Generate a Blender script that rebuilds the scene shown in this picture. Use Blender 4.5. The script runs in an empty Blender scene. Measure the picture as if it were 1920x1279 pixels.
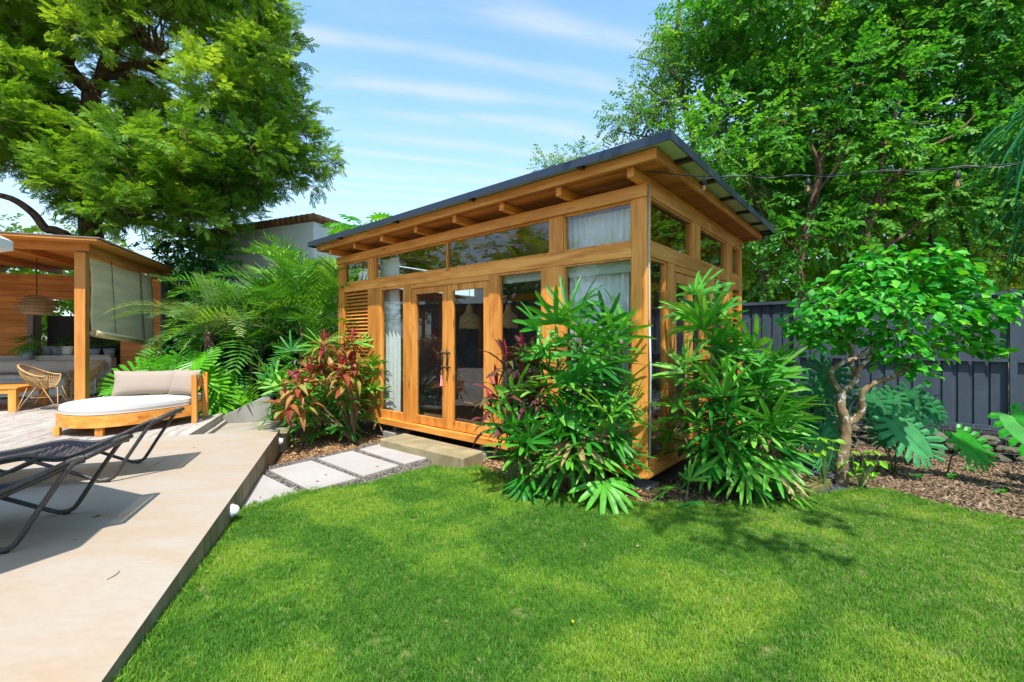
import bpy, math, random
import numpy as np
from mathutils import Vector, Matrix, Euler

random.seed(7)
rng = np.random.default_rng(7)
C = bpy.context.scene.collection
sc = bpy.context.scene
PI = math.pi

# ------------------------------------------------------------------ camera
FPX = 852.0                       # focal length in pixels of a 1920 px wide picture
HOR = 634.0                       # picture row of the horizon
CAMH = 1.5
cam = bpy.data.cameras.new("camera")
cam.sensor_width = 36.0
cam.lens = 36.0 * FPX / 1920.0
cam.shift_y = -(639.5 - HOR) / 1920.0
cam.clip_start = 0.05
cam.clip_end = 2000.0
camo = bpy.data.objects.new("camera", cam)
camo.location = (0, 0, CAMH)
camo.rotation_euler = (PI / 2, 0, 0)
C.objects.link(camo)
sc.camera = camo

# ------------------------------------------------------------------ light
SUN = Vector((0.055, -0.57, 1.0)).normalized()          # towards the sun
SUN_EL = math.asin(SUN.z)
SUN_AZ = math.atan2(SUN.x, SUN.y)
SUN_STRENGTH = 2.9
SKY_STRENGTH = 0.15
sc.view_settings.view_transform = 'Standard'
sc.view_settings.look = 'None'
sc.view_settings.gamma = 1.0
sc.view_settings.use_curve_mapping = False
sc.view_settings.exposure = 1.42

sun = bpy.data.lights.new("sun", 'SUN')
sun.energy = SUN_STRENGTH
sun.angle = math.radians(0.5)
sun.color = (1.0, 0.955, 0.88)
suno = bpy.data.objects.new("sun", sun)
suno.rotation_euler = SUN.to_track_quat('Z', 'Y').to_euler()
C.objects.link(suno)


def nd(nt, t, **kw):
    n = nt.nodes.new(t)
    for k, v in kw.items():
        setattr(n, k, v)
    return n


def build_world():
    w = bpy.data.worlds.new("World")
    sc.world = w
    w.use_nodes = True
    nt = w.node_tree
    nt.nodes.clear()
    L = nt.links.new
    out = nd(nt, 'ShaderNodeOutputWorld')
    bg = nd(nt, 'ShaderNodeBackground')
    bg.inputs['Strength'].default_value = SKY_STRENGTH
    sky = nd(nt, 'ShaderNodeTexSky', sky_type='NISHITA')
    sky.sun_disc = False
    sky.sun_elevation = SUN_EL
    sky.sun_rotation = SUN_AZ
    sky.air_density = 1.0
    sky.dust_density = 0.6
    sky.ozone_density = 1.6
    tc = nd(nt, 'ShaderNodeTexCoord')
    sep = nd(nt, 'ShaderNodeSeparateXYZ')
    L(tc.outputs['Generated'], sep.inputs[0])

    def M(op, a, b=None, clamp=False):
        m = nd(nt, 'ShaderNodeMath', operation=op, use_clamp=clamp)
        for i, v in enumerate((a, b)):
            if v is None:
                continue
            if isinstance(v, (int, float)):
                m.inputs[i].default_value = v
            else:
                L(v, m.inputs[i])
        return m.outputs[0]
    z = M('MAXIMUM', sep.outputs[2], 0.03)
    u = M('DIVIDE', sep.outputs[0], z)
    v = M('DIVIDE', sep.outputs[1], z)
    ca, sa = math.cos(math.radians(14)), math.sin(math.radians(14))
    along = M('ADD', M('MULTIPLY', u, ca), M('MULTIPLY', v, sa))
    perp = M('SUBTRACT', M('MULTIPLY', v, ca), M('MULTIPLY', u, sa))
    comb = nd(nt, 'ShaderNodeCombineXYZ')
    L(M('MULTIPLY', along, 0.9), comb.inputs[0])
    L(M('MULTIPLY', perp, 2.6), comb.inputs[1])
    n1 = nd(nt, 'ShaderNodeTexNoise')
    n1.inputs['Scale'].default_value = 1.6
    n1.inputs['Detail'].default_value = 7
    n1.inputs['Roughness'].default_value = 0.6
    L(comb.outputs[0], n1.inputs['Vector'])
    n2 = nd(nt, 'ShaderNodeTexNoise')
    n2.inputs['Scale'].default_value = 0.55
    n2.inputs['Detail'].default_value = 2
    L(comb.outputs[0], n2.inputs['Vector'])
    # long drifting streaks of thin high cloud
    p2 = M('ADD', perp, M('MULTIPLY', M('SUBTRACT', n2.outputs[0], 0.5), 0.55))
    saw = M('ABSOLUTE', M('SINE', M('ADD', M('MULTIPLY', p2, PI / 0.25), 0.31)))
    streak = M('POWER', saw, 3.5)
    body = nd(nt, 'ShaderNodeMapRange')
    body.inputs['From Min'].default_value = 0.30
    body.inputs['From Max'].default_value = 0.66
    L(n1.outputs[0], body.inputs['Value'])
    cl = M('MULTIPLY', streak, body.outputs[0])
    thin = nd(nt, 'ShaderNodeMapRange')
    thin.inputs['From Min'].default_value = 0.45
    thin.inputs['From Max'].default_value = 0.9
    thin.inputs['To Max'].default_value = 0.35
    L(n1.outputs[0], thin.inputs['Value'])
    cl = M('ADD', cl, thin.outputs[0], True)
    cl = M('MULTIPLY', cl, 0.48)
    hz = nd(nt, 'ShaderNodeMapRange')      # pale haze near the horizon, all round
    hz.inputs['From Min'].default_value = 0.0
    hz.inputs['From Max'].default_value = 0.72
    hz.inputs['To Min'].default_value = 0.95
    hz.inputs['To Max'].default_value = 0.0
    L(sep.outputs[2], hz.inputs['Value'])
    tint = nd(nt, 'ShaderNodeMix', data_type='RGBA', blend_type='MULTIPLY')
    tint.inputs['Factor'].default_value = 1.0
    L(sky.outputs[0], tint.inputs[6])
    tint.inputs[7].default_value = (0.76, 0.97, 1.0, 1)
    mx = nd(nt, 'ShaderNodeMix', data_type='RGBA')
    L(M('MULTIPLY', hz.outputs[0], hz.outputs[0]), mx.inputs[0])
    L(tint.outputs[2], mx.inputs[6])
    mx.inputs[7].default_value = (2.12, 2.26, 2.42, 1)
    mc = nd(nt, 'ShaderNodeMix', data_type='RGBA')
    L(cl, mc.inputs[0])
    L(mx.outputs[2], mc.inputs[6])
    mc.inputs[7].default_value = (2.3, 2.42, 2.52, 1)
    L(mc.outputs[2], bg.inputs['Color'])
    L(bg.outputs[0], out.inputs[0])


build_world()

# ------------------------------------------------------------------ frames


def at(px, py, Y):
    """point seen at picture position px, py when it stands Y metres in front of the camera"""
    return Vector(((px - 960.0) / FPX * Y, Y, CAMH + (HOR - py) / FPX * Y))


def onz(px, py, z=0.0):
    Y = (CAMH - z) * FPX / (py - HOR)
    return Vector(((px - 960.0) / FPX * Y, Y, z))


HC = Vector((1.336, 4.5, 0))                 # front right corner of the garden room
HX = Vector((0.7637, -0.6455, 0)).normalized()
HY = Vector((0.6455, 0.7637, 0)).normalized()
HROT = math.atan2(HX.y, HX.x)
PA = Vector((0.9382, 0.3460, 0)).normalized()   # terrace frame
PB = Vector((-0.3460, 0.9382, 0)).normalized()
PROT = math.atan2(PA.y, PA.x)


def pw(a, b, z=0.0):
    p = PA * a + PB * b
    return Vector((p.x, p.y, z))


def hw(x, y, z=0.0):
    p = HC + HX * x + HY * y
    return Vector((p.x, p.y, z))


def toh(p):
    d = Vector((p[0], p[1], 0)) - HC
    return d.dot(HX), d.dot(HY)


def top(p):
    d = Vector((p[0], p[1], 0))
    return d.dot(PA), d.dot(PB)


def sstep(x, a, b):
    t = np.clip((x - a) / (b - a), 0, 1)
    return t * t * (3 - 2 * t)


def ground(x, y):
    """height of the garden ground, numpy friendly"""
    x = np.asarray(x, float)
    y = np.asarray(y, float)
    a = x * PA.x + y * PA.y
    b = x * PB.x + y * PB.y
    z = 0.15 * np.clip((4.1 - b) / 2.4, 0, 1.2) * np.exp(-np.clip(a + 0.86, 0, 9) / 1.6)
    z = z - 0.09 * sstep(b, 4.6, 5.6) * (1 - sstep(a, 1.0, 3.0))
    z = z - 0.13 * sstep(x + 0.6 * y, 6.1, 8.6)
    z = z + 0.012 * np.sin(x * 1.7 + 0.4) * np.cos(y * 1.3)
    return z


# ------------------------------------------------------------------ materials
MATS = {}


def newmat(name):
    m = bpy.data.materials.new(name)
    m.use_nodes = True
    nt = m.node_tree
    nt.nodes.clear()
    out = nd(nt, 'ShaderNodeOutputMaterial')
    MATS[name] = m
    return m, nt, out


def ramp(nt, stops):
    r = nd(nt, 'ShaderNodeValToRGB')
    el = r.color_ramp.elements
    while len(el) < len(stops):
        el.new(0.5)
    for e, (p, c) in zip(el, stops):
        e.position = p
        e.color = tuple(c) + (1,) if len(c) == 3 else c
    return r


def mapped(nt, scale, coord='Object', rnd=0.0, rot=(0, 0, 0)):
    tc = nd(nt, 'ShaderNodeTexCoord')
    mp = nd(nt, 'ShaderNodeMapping')
    mp.inputs['Scale'].default_value = scale
    mp.inputs['Rotation'].default_value = rot
    src = tc.outputs[coord]
    if rnd:
        oi = nd(nt, 'ShaderNodeObjectInfo')
        mul = nd(nt, 'ShaderNodeMath', operation='MULTIPLY')
        mul.inputs[1].default_value = rnd
        nt.links.new(oi.outputs['Random'], mul.inputs[0])
        ad = nd(nt, 'ShaderNodeVectorMath', operation='ADD')
        nt.links.new(src, ad.inputs[0])
        nt.links.new(mul.outputs[0], ad.inputs[1])
        src = ad.outputs[0]
    nt.links.new(src, mp.inputs[0])
    return mp.outputs[0]


def noise(nt, vec, scale, detail=5, rough=0.6, dist=0.0):
    n = nd(nt, 'ShaderNodeTexNoise')
    n.inputs['Scale'].default_value = scale
    n.inputs['Detail'].default_value = detail
    n.inputs['Roughness'].default_value = rough
    n.inputs['Distortion'].default_value = dist
    if vec is not None:
        nt.links.new(vec, n.inputs['Vector'])
    return n.outputs[0]


def mixc(nt, fac, a, b, blend='MIX'):
    m = nd(nt, 'ShaderNodeMix', data_type='RGBA', blend_type=blend)
    for i, v in ((0, fac), (6, a), (7, b)):
        if isinstance(v, (int, float)):
            m.inputs[i].default_value = v
        elif isinstance(v, (tuple, list)):
            m.inputs[i].default_value = tuple(v) + ((1,) if len(v) == 3 else ())
        else:
            nt.links.new(v, m.inputs[i])
    return m.outputs[2]


def bump(nt, h, strength=0.3, dist=0.01):
    b = nd(nt, 'ShaderNodeBump')
    b.inputs['Strength'].default_value = strength
    b.inputs['Distance'].default_value = dist
    nt.links.new(h, b.inputs['Height'])
    return b.outputs[0]


def principled(nt, out, color, rough=0.6, normal=None, spec=0.4, metal=0.0):
    p = nd(nt, 'ShaderNodeBsdfPrincipled')
    if isinstance(color, (tuple, list)):
        p.inputs['Base Color'].default_value = tuple(color) + (1,)
    else:
        nt.links.new(color, p.inputs['Base Color'])
    if isinstance(rough, (int, float)):
        p.inputs['Roughness'].default_value = rough
    else:
        nt.links.new(rough, p.inputs['Roughness'])
    p.inputs['Specular IOR Level'].default_value = spec
    p.inputs['Metallic'].default_value = metal
    if normal is not None:
        nt.links.new(normal, p.inputs['Normal'])
    nt.links.new(p.outputs[0], out.inputs[0])
    return p


def wood(name, dark, mid, light, axis='x', rough=0.45, var=0.35, grain=1.0, spec=0.4, wear=None):
    m, nt, out = newmat(name)
    s = [26.0 * grain] * 3
    s['xyz'.index(axis)] = 1.3 * grain
    v = mapped(nt, s, rnd=13.0)
    n = noise(nt, v, 1.0, 6, 0.62, 0.9)
    s2 = [4.0] * 3
    s2['xyz'.index(axis)] = 0.7
    v2 = mapped(nt, s2, rnd=7.0)
    n2 = noise(nt, v2, 1.3, 3, 0.5, 1.4)
    r = ramp(nt, [(0.30, dark), (0.50, mid), (0.72, light)])
    nt.links.new(n, r.inputs[0])
    r2 = ramp(nt, [(0.32, dark), (0.52, mid), (0.7, light)])
    nt.links.new(n2, r2.inputs[0])
    c = mixc(nt, 0.5, r.outputs[0], r2.outputs[0])
    s4 = [6.5] * 3
    s4['xyz'.index(axis)] = 1.9
    vo = nd(nt, 'ShaderNodeTexVoronoi')
    vo.inputs['Scale'].default_value = 1.0
    nt.links.new(mapped(nt, s4, rnd=5.0), vo.inputs['Vector'])
    rk = ramp(nt, [(0.05, (0.22, 0.16, 0.12)), (0.13, (0.85, 0.8, 0.78)), (0.2, (1, 1, 1))])
    nt.links.new(vo.outputs['Distance'], rk.inputs[0])
    c = mixc(nt, 0.75, c, rk.outputs[0], 'MULTIPLY')
    oi = nd(nt, 'ShaderNodeObjectInfo')
    hs = nd(nt, 'ShaderNodeHueSaturation')
    mr = nd(nt, 'ShaderNodeMapRange')
    mr.inputs['To Min'].default_value = 1.0 - var
    mr.inputs['To Max'].default_value = 1.0 + var
    nt.links.new(oi.outputs['Random'], mr.inputs[0])
    nt.links.new(mr.outputs[0], hs.inputs['Value'])
    nt.links.new(c, hs.inputs['Color'])
    col = hs.outputs[0]
    if wear:
        v3 = mapped(nt, (2.2, 2.2, 2.2), rnd=3.0)
        n3 = noise(nt, v3, 2.0, 6, 0.7)
        rw = ramp(nt, [(0.45, (0, 0, 0)), (0.7, (1, 1, 1))])
        nt.links.new(n3, rw.inputs[0])
        col = mixc(nt, rw.outputs[0], col, wear)
    principled(nt, out, col, rough, bump(nt, n, 0.25, 0.004), spec)
    return m


def leafmat(name, cols, src='random', rough=0.42, trans=0.35, spec=0.45, tcol=None, vein=None):
    """src: where the 0..1 tint comes from: 'random' (per object), 'instance' (scattered), 'vertex'"""
    m, nt, out = newmat(name)
    if src == 'random':
        oi = nd(nt, 'ShaderNodeObjectInfo')
        f = oi.outputs['Random']
    else:
        at_ = nd(nt, 'ShaderNodeAttribute')
        at_.attribute_name = 'tint'
        at_.attribute_type = 'INSTANCER' if src == 'instance' else 'GEOMETRY'
        f = at_.outputs['Fac']
    n = len(cols)
    r = ramp(nt, [(i / (n - 1), c) for i, c in enumerate(cols)])
    nt.links.new(f, r.inputs[0])
    col = r.outputs[0]
    v = mapped(nt, (1, 1, 1))
    nn = noise(nt, v, 9.0, 3)
    rr = ramp(nt, [(0.3, (0.78, 0.8, 0.75)), (0.7, (1.22, 1.2, 1.15))])
    nt.links.new(nn, rr.inputs[0])
    col = mixc(nt, 1.0, col, rr.outputs[0], 'MULTIPLY')
    p = nd(nt, 'ShaderNodeBsdfPrincipled')
    nt.links.new(col, p.inputs['Base Color'])
    p.inputs['Roughness'].default_value = min(1.0, rough + 0.10)
    p.inputs['Specular IOR Level'].default_value = spec * 0.65
    tr = nd(nt, 'ShaderNodeBsdfTranslucent')
    tc = mixc(nt, 1.0, col, tcol or (1.5, 1.35, 0.5), 'MULTIPLY')
    nt.links.new(tc, tr.inputs[0])
    mx = nd(nt, 'ShaderNodeMixShader')
    mx.inputs[0].default_value = trans
    nt.links.new(p.outputs[0], mx.inputs[1])
    nt.links.new(tr.outputs[0], mx.inputs[2])
    nt.links.new(mx.outputs[0], out.inputs[0])
    return m


def simple(name, col, rough=0.6, spec=0.4, metal=0.0, nscale=None, namp=0.2, bumps=0.0, coord='Object'):
    m, nt, out = newmat(name)
    c = col
    nrm = None
    if nscale:
        v = mapped(nt, (1, 1, 1), coord)
        n = noise(nt, v, nscale, 6, 0.65)
        lo = tuple(max(0, x * (1 - namp)) for x in col)
        hi = tuple(x * (1 + namp) for x in col)
        r = ramp(nt, [(0.3, lo), (0.7, hi)])
        nt.links.new(n, r.inputs[0])
        c = r.outputs[0]
        if bumps:
            nrm = bump(nt, n, bumps, 0.01)
    principled(nt, out, c, rough, nrm, spec, metal)
    return m


TD, TM, TL = (0.36, 0.105, 0.014), (0.66, 0.25, 0.040), (0.82, 0.39, 0.095)
for ax in 'xyz':
    wood('teak_' + ax, TD, TM, TL, ax, 0.48, 0.19)
    wood('pergola_wood_' + ax, (0.42, 0.13, 0.02), (0.62, 0.24, 0.045), (0.74, 0.34, 0.08), ax, 0.5, 0.16)
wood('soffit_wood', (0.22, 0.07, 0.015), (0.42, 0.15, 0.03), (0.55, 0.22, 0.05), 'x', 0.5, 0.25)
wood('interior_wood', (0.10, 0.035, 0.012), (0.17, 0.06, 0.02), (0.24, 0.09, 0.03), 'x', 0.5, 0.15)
wood('grey_deck_wood', (0.20, 0.165, 0.135), (0.34, 0.29, 0.25), (0.48, 0.42, 0.37), 'y', 0.8, 0.14, 1.0, 0.2, wear=(0.42, 0.40, 0.37))
wood('whitewashed_wood', (0.42, 0.38, 0.33), (0.62, 0.58, 0.52), (0.74, 0.70, 0.64), 'x', 0.8, 0.08, 0.8, 0.2)


def make_concrete(name, base, stain, scale=1.2, rough=0.75, amt=0.6, aniso=(1, 1, 1), b=0.08):
    m, nt, out = newmat(name)
    v = mapped(nt, aniso)
    n = noise(nt, v, scale, 6, 0.6, 0.8)
    n2 = noise(nt, v, scale * 14, 5, 0.7)
    r = ramp(nt, [(0.38, base), (0.66, stain)])
    nt.links.new(n, r.inputs[0])
    c = mixc(nt, amt, base, r.outputs[0])
    r2 = ramp(nt, [(0.3, (0.93, 0.93, 0.93)), (0.7, (1.05, 1.05, 1.05))])
    nt.links.new(n2, r2.inputs[0])
    c = mixc(nt, 1.0, c, r2.outputs[0], 'MULTIPLY')
    principled(nt, out, c, rough, bump(nt, n2, b, 0.004), 0.3)
    return m


make_concrete('terrace_concrete', (0.37, 0.322, 0.268), (0.37, 0.27, 0.185), 1.0, 0.55, 0.9, (1, 2.2, 1))
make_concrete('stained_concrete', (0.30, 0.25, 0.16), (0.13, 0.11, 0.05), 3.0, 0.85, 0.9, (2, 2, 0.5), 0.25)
make_concrete('stepping_concrete', (0.38, 0.35, 0.325), (0.30, 0.265, 0.235), 1.4, 0.8, 0.55)
make_concrete('sandstone', (0.33, 0.26, 0.15), (0.20, 0.165, 0.085), 3.2, 0.85, 0.9, (1, 1, 1), 0.3)
make_concrete('grey_render', (0.30, 0.29, 0.26), (0.20, 0.19, 0.165), 2.0, 0.9, 0.9, (2, 2, 0.6), 0.2)
make_concrete('paving_grey', (0.36, 0.31, 0.25), (0.24, 0.21, 0.16), 1.5, 0.9, 0.8)
make_concrete('mossy_concrete', (0.12, 0.12, 0.03), (0.20, 0.17, 0.07), 8.0, 0.9, 0.9, (1, 1, 1), 0.3)
make_concrete('house_plaster', (0.78, 0.77, 0.74), (0.62, 0.61, 0.58), 0.8, 0.9, 0.5)
make_concrete('soil', (0.075, 0.045, 0.025), (0.12, 0.07, 0.04), 6.0, 0.95, 0.9, (1, 1, 1), 0.6)
make_concrete('turf_soil', (0.07, 0.12, 0.02), (0.12, 0.15, 0.035), 3.0, 0.95, 0.9, (1, 1, 1), 0.4)
make_concrete('stone', (0.15, 0.135, 0.085), (0.07, 0.075, 0.045), 7.0, 0.9, 0.9, (1, 1, 1), 0.5)
make_concrete('terracotta', (0.36, 0.15, 0.07), (0.12, 0.07, 0.05), 3.0, 0.85, 0.9)
simple('roof_metal', (0.020, 0.030, 0.055), 0.38, 0.5, 0.0, 30, 0.12)
simple('roof_underside', (0.42, 0.50, 0.34), 0.55, 0.4, 0.0, 4, 0.12)
simple('pergola_roof_sheet', (0.09, 0.065, 0.055), 0.6, 0.4, 0.0, 6, 0.3)
simple('black_metal', (0.012, 0.012, 0.013), 0.35, 0.5)
simple('steel', (0.35, 0.36, 0.36), 0.4, 0.5, 0.8)
simple('white_fitting', (0.80, 0.79, 0.76), 0.4)
simple('window_blind_box', (0.42, 0.46, 0.40), 0.6)
simple('interior_wall', (0.13, 0.13, 0.14), 0.8, 0.3, 0, 2.5, 0.5)
simple('interior_floor', (0.16, 0.09, 0.05), 0.5, 0.3, 0, 3, 0.3)
simple('pink_thread', (0.80, 0.26, 0.32), 0.9)
simple('pillow_fabric', (0.32, 0.255, 0.205), 0.95, 0.1, 0, 240, 0.08, 0.15)
simple('grey_pillow_fabric', (0.52, 0.47, 0.42), 0.95, 0.1, 0, 240, 0.08, 0.15)
simple('mattress_fabric', (0.52, 0.50, 0.47), 0.95, 0.1, 0, 160, 0.05, 0.12)
simple('pot_glaze', (0.30, 0.36, 0.42), 0.5, 0.4, 0, 5, 0.3)
simple('woven_black', (0.016, 0.019, 0.036), 0.42, 0.5, 0, 90, 0.4, 0.3)
simple('tube_black', (0.040, 0.036, 0.034), 0.42, 0.5, 0, 60, 0.7, 0.4)
simple('rattan', (0.42, 0.26, 0.11), 0.6, 0.3, 0, 40, 0.35, 0.2)
simple('rattan_dark', (0.50, 0.35, 0.20), 0.7, 0.3, 0, 40, 0.4, 0.2)
simple('dry_fibre', (0.50, 0.36, 0.16), 0.9, 0.2, 0, 30, 0.4)
simple('wire', (0.22, 0.24, 0.25), 0.5, 0.5, 0.3)
simple('cord', (0.012, 0.012, 0.012), 0.6)
simple('dark_opening', (0.02, 0.02, 0.025), 0.6)
simple('tv_panel', (0.012, 0.013, 0.018), 0.25, 0.5)
simple('downpipe', (0.42, 0.45, 0.47), 0.5, 0.4, 0.0, 20, 0.1)


def bark(name, a, b, scale=9.0, patches=None):
    m, nt, out = newmat(name)
    v = mapped(nt, (1, 1, 0.35))
    n = noise(nt, v, scale, 7, 0.7, 0.6)
    r = ramp(nt, [(0.36, a), (0.64, b)])
    nt.links.new(n, r.inputs[0])
    c = r.outputs[0]
    if patches:
        n2 = noise(nt, mapped(nt, (1, 1, 1)), 16, 5, 0.6, 0.4)
        rp = ramp(nt, [(0.55, (0, 0, 0)), (0.60, (1, 1, 1))])
        nt.links.new(n2, rp.inputs[0])
        c = mixc(nt, rp.outputs[0], c, patches)
    principled(nt, out, c, 0.9, bump(nt, n, 0.7, 0.03), 0.2)
    return m


bark('bark_brown', (0.055, 0.030, 0.020), (0.22, 0.13, 0.085))
bark('bark_grey', (0.06, 0.045, 0.03), (0.20, 0.15, 0.10))
bark('bark_lichen', (0.12, 0.085, 0.045), (0.30, 0.20, 0.11), 12.0, (0.48, 0.46, 0.40))
bark('cane', (0.10, 0.06, 0.03), (0.30, 0.20, 0.12), 14.0)
simple('green_stem', (0.10, 0.17, 0.04), 0.6, 0.3, 0, 10, 0.3)


def fence_mat():
    m, nt, out = newmat('fence_metal')
    v = mapped(nt, (1, 1, 1))
    n = noise(nt, v, 3.0, 6, 0.7)
    r = ramp(nt, [(0.35, (0.038, 0.054, 0.074)), (0.7, (0.062, 0.082, 0.106))])
    nt.links.new(n, r.inputs[0])
    n2 = noise(nt, mapped(nt, (9, 9, 2.2)), 2.4, 6, 0.7)
    r2 = ramp(nt, [(0.70, (0, 0, 0)), (0.76, (1, 1, 1))])
    nt.links.new(n2, r2.inputs[0])
    c = mixc(nt, r2.outputs[0], r.outputs[0], (0.10, 0.12, 0.13))
    principled(nt, out, c, 0.55, None, 0.35)


fence_mat()


def glass_mat():
    m, nt, out = newmat('glass')
    fr = nd(nt, 'ShaderNodeFresnel')
    geo = nd(nt, 'ShaderNodeNewGeometry')          # same reflectance on both faces of a thin pane
    ior = nd(nt, 'ShaderNodeMapRange')
    ior.inputs['To Min'].default_value = 1.62
    ior.inputs['To Max'].default_value = 1 / 1.62
    nt.links.new(geo.outputs['Backfacing'], ior.inputs[0])
    nt.links.new(ior.outputs[0], fr.inputs['IOR'])
    tr = nd(nt, 'ShaderNodeBsdfTransparent')
    tr.inputs[0].default_value = (0.95, 0.97, 0.96, 1)
    gl = nd(nt, 'ShaderNodeBsdfGlossy')
    gl.inputs['Roughness'].default_value = 0.004
    v = mapped(nt, (1, 1, 1))
    n = noise(nt, v, 1.1, 1)
    nt.links.new(bump(nt, n, 0.02, 0.05), gl.inputs['Normal'])
    mx = nd(nt, 'ShaderNodeMixShader')
    nt.links.new(fr.outputs[0], mx.inputs[0])
    nt.links.new(tr.outputs[0], mx.inputs[1])
    nt.links.new(gl.outputs[0], mx.inputs[2])
    nt.links.new(mx.outputs[0], out.inputs[0])
    m2, nt, out = newmat('bulb_glass')
    fr = nd(nt, 'ShaderNodeFresnel')
    geo = nd(nt, 'ShaderNodeNewGeometry')          # same reflectance on both faces of a thin pane
    ior = nd(nt, 'ShaderNodeMapRange')
    ior.inputs['To Min'].default_value = 1.5
    ior.inputs['To Max'].default_value = 1 / 1.5
    nt.links.new(geo.outputs['Backfacing'], ior.inputs[0])
    nt.links.new(ior.outputs[0], fr.inputs['IOR'])
    tr = nd(nt, 'ShaderNodeBsdfTransparent')
    tr.inputs[0].default_value = (0.95, 0.86, 0.68, 1)
    gl = nd(nt, 'ShaderNodeBsdfGlossy')
    gl.inputs['Roughness'].default_value = 0.02
    mx = nd(nt, 'ShaderNodeMixShader')
    nt.links.new(fr.outputs[0], mx.inputs[0])
    nt.links.new(tr.outputs[0], mx.inputs[1])
    nt.links.new(gl.outputs[0], mx.inputs[2])
    nt.links.new(mx.outputs[0], out.inputs[0])


glass_mat()
simple('filament', (0.9, 0.55, 0.22), 0.4)


def cloth_mat(name, col, tr=0.35):
    m, nt, out = newmat(name)
    v = mapped(nt, (1, 1, 1))
    w = noise(nt, v, 220, 2)
    p = nd(nt, 'ShaderNodeBsdfPrincipled')
    p.inputs['Base Color'].default_value = col + (1,)
    p.inputs['Roughness'].default_value = 0.95
    p.inputs['Specular IOR Level'].default_value = 0.1
    nt.links.new(bump(nt, w, 0.1, 0.002), p.inputs['Normal'])
    t = nd(nt, 'ShaderNodeBsdfTranslucent')
    t.inputs[0].default_value = col + (1,)
    mx = nd(nt, 'ShaderNodeMixShader')
    mx.inputs[0].default_value = tr
    nt.links.new(p.outputs[0], mx.inputs[1])
    nt.links.new(t.outputs[0], mx.inputs[2])
    nt.links.new(mx.outputs[0], out.inputs[0])


cloth_mat('curtain_cloth', (0.92, 0.93, 0.94), 0.25)
cloth_mat('parasol_cloth', (0.84, 0.83, 0.80), 0.12)


def blind_mat():
    m, nt, out = newmat('woven_blind')
    v = mapped(nt, (1, 1, 90))
    n = noise(nt, v, 1.2, 4)
    n2 = noise(nt, mapped(nt, (0.4, 0.4, 3.0)), 2.0, 3)
    r = ramp(nt, [(0.3, (0.80, 0.60, 0.32)), (0.7, (0.90, 0.76, 0.48))])
    nt.links.new(n, r.inputs[0])
    r2 = ramp(nt, [(0.3, (0.85, 0.85, 0.85)), (0.7, (1.15, 1.12, 1.1))])
    nt.links.new(n2, r2.inputs[0])
    c = mixc(nt, 1.0, r.outputs[0], r2.outputs[0], 'MULTIPLY')
    p = nd(nt, 'ShaderNodeBsdfPrincipled')
    nt.links.new(c, p.inputs['Base Color'])
    p.inputs['Roughness'].default_value = 0.85
    nt.links.new(bump(nt, n, 0.3, 0.003), p.inputs['Normal'])
    t = nd(nt, 'ShaderNodeBsdfTranslucent')
    nt.links.new(c, t.inputs[0])
    mx = nd(nt, 'ShaderNodeMixShader')
    mx.inputs[0].default_value = 0.12
    nt.links.new(p.outputs[0], mx.inputs[1])
    nt.links.new(t.outputs[0], mx.inputs[2])
    nt.links.new(mx.outputs[0], out.inputs[0])


blind_mat()

G = leafmat
G('grass_blade', [(0.048, 0.16, 0.018), (0.095, 0.25, 0.024), (0.18, 0.34, 0.032), (0.31, 0.43, 0.045), (0.43, 0.42, 0.22)], 'instance', 0.5, 0.30, 0.3)
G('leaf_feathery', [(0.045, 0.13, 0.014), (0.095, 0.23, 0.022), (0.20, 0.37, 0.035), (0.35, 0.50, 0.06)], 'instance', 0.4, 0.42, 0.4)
G('leaf_forest', [(0.022, 0.13, 0.018), (0.045, 0.23, 0.026), (0.11, 0.34, 0.038), (0.23, 0.44, 0.06)], 'instance', 0.42, 0.48, 0.5)
G('leaf_sparse', [(0.03, 0.13, 0.015), (0.06, 0.22, 0.02), (0.13, 0.30, 0.03), (0.22, 0.38, 0.05)], 'instance', 0.4, 0.40, 0.4)
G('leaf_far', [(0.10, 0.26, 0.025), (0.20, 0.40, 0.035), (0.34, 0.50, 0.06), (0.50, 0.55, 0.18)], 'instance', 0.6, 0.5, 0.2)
G('leaf_citrus', [(0.015, 0.20, 0.018), (0.03, 0.30, 0.022), (0.07, 0.42, 0.028), (0.16, 0.50, 0.035)], 'random', 0.33, 0.36, 0.5)
G('leaf_citrus_mass', [(0.015, 0.20, 0.018), (0.03, 0.30, 0.022), (0.07, 0.42, 0.028), (0.16, 0.50, 0.035)], 'instance', 0.33, 0.36, 0.5)
G('leaf_fan', [(0.02, 0.15, 0.02), (0.04, 0.25, 0.022), (0.09, 0.36, 0.03), (0.21, 0.45, 0.07)], 'random', 0.30, 0.30, 0.5)
G('leaf_fan_bright', [(0.05, 0.20, 0.02), (0.09, 0.30, 0.025), (0.16, 0.38, 0.03)], 'random', 0.32, 0.35, 0.5)
G('leaf_date', [(0.06, 0.15, 0.03), (0.13, 0.25, 0.06), (0.26, 0.36, 0.12)], 'random', 0.38, 0.3, 0.5)
G('leaf_areca', [(0.04, 0.17, 0.02), (0.10, 0.29, 0.025), (0.22, 0.42, 0.05)], 'random', 0.36, 0.38, 0.5)
G('leaf_lime', [(0.16, 0.46, 0.015), (0.24, 0.55, 0.02)], 'random', 0.35, 0.45, 0.5)
G('leaf_philodendron', [(0.05, 0.26, 0.012), (0.10, 0.38, 0.014), (0.17, 0.48, 0.02)], 'random', 0.28, 0.35, 0.5)
G('leaf_monstera', [(0.012, 0.11, 0.03), (0.02, 0.17, 0.05), (0.05, 0.26, 0.09)], 'random', 0.5, 0.2, 0.3)
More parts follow.
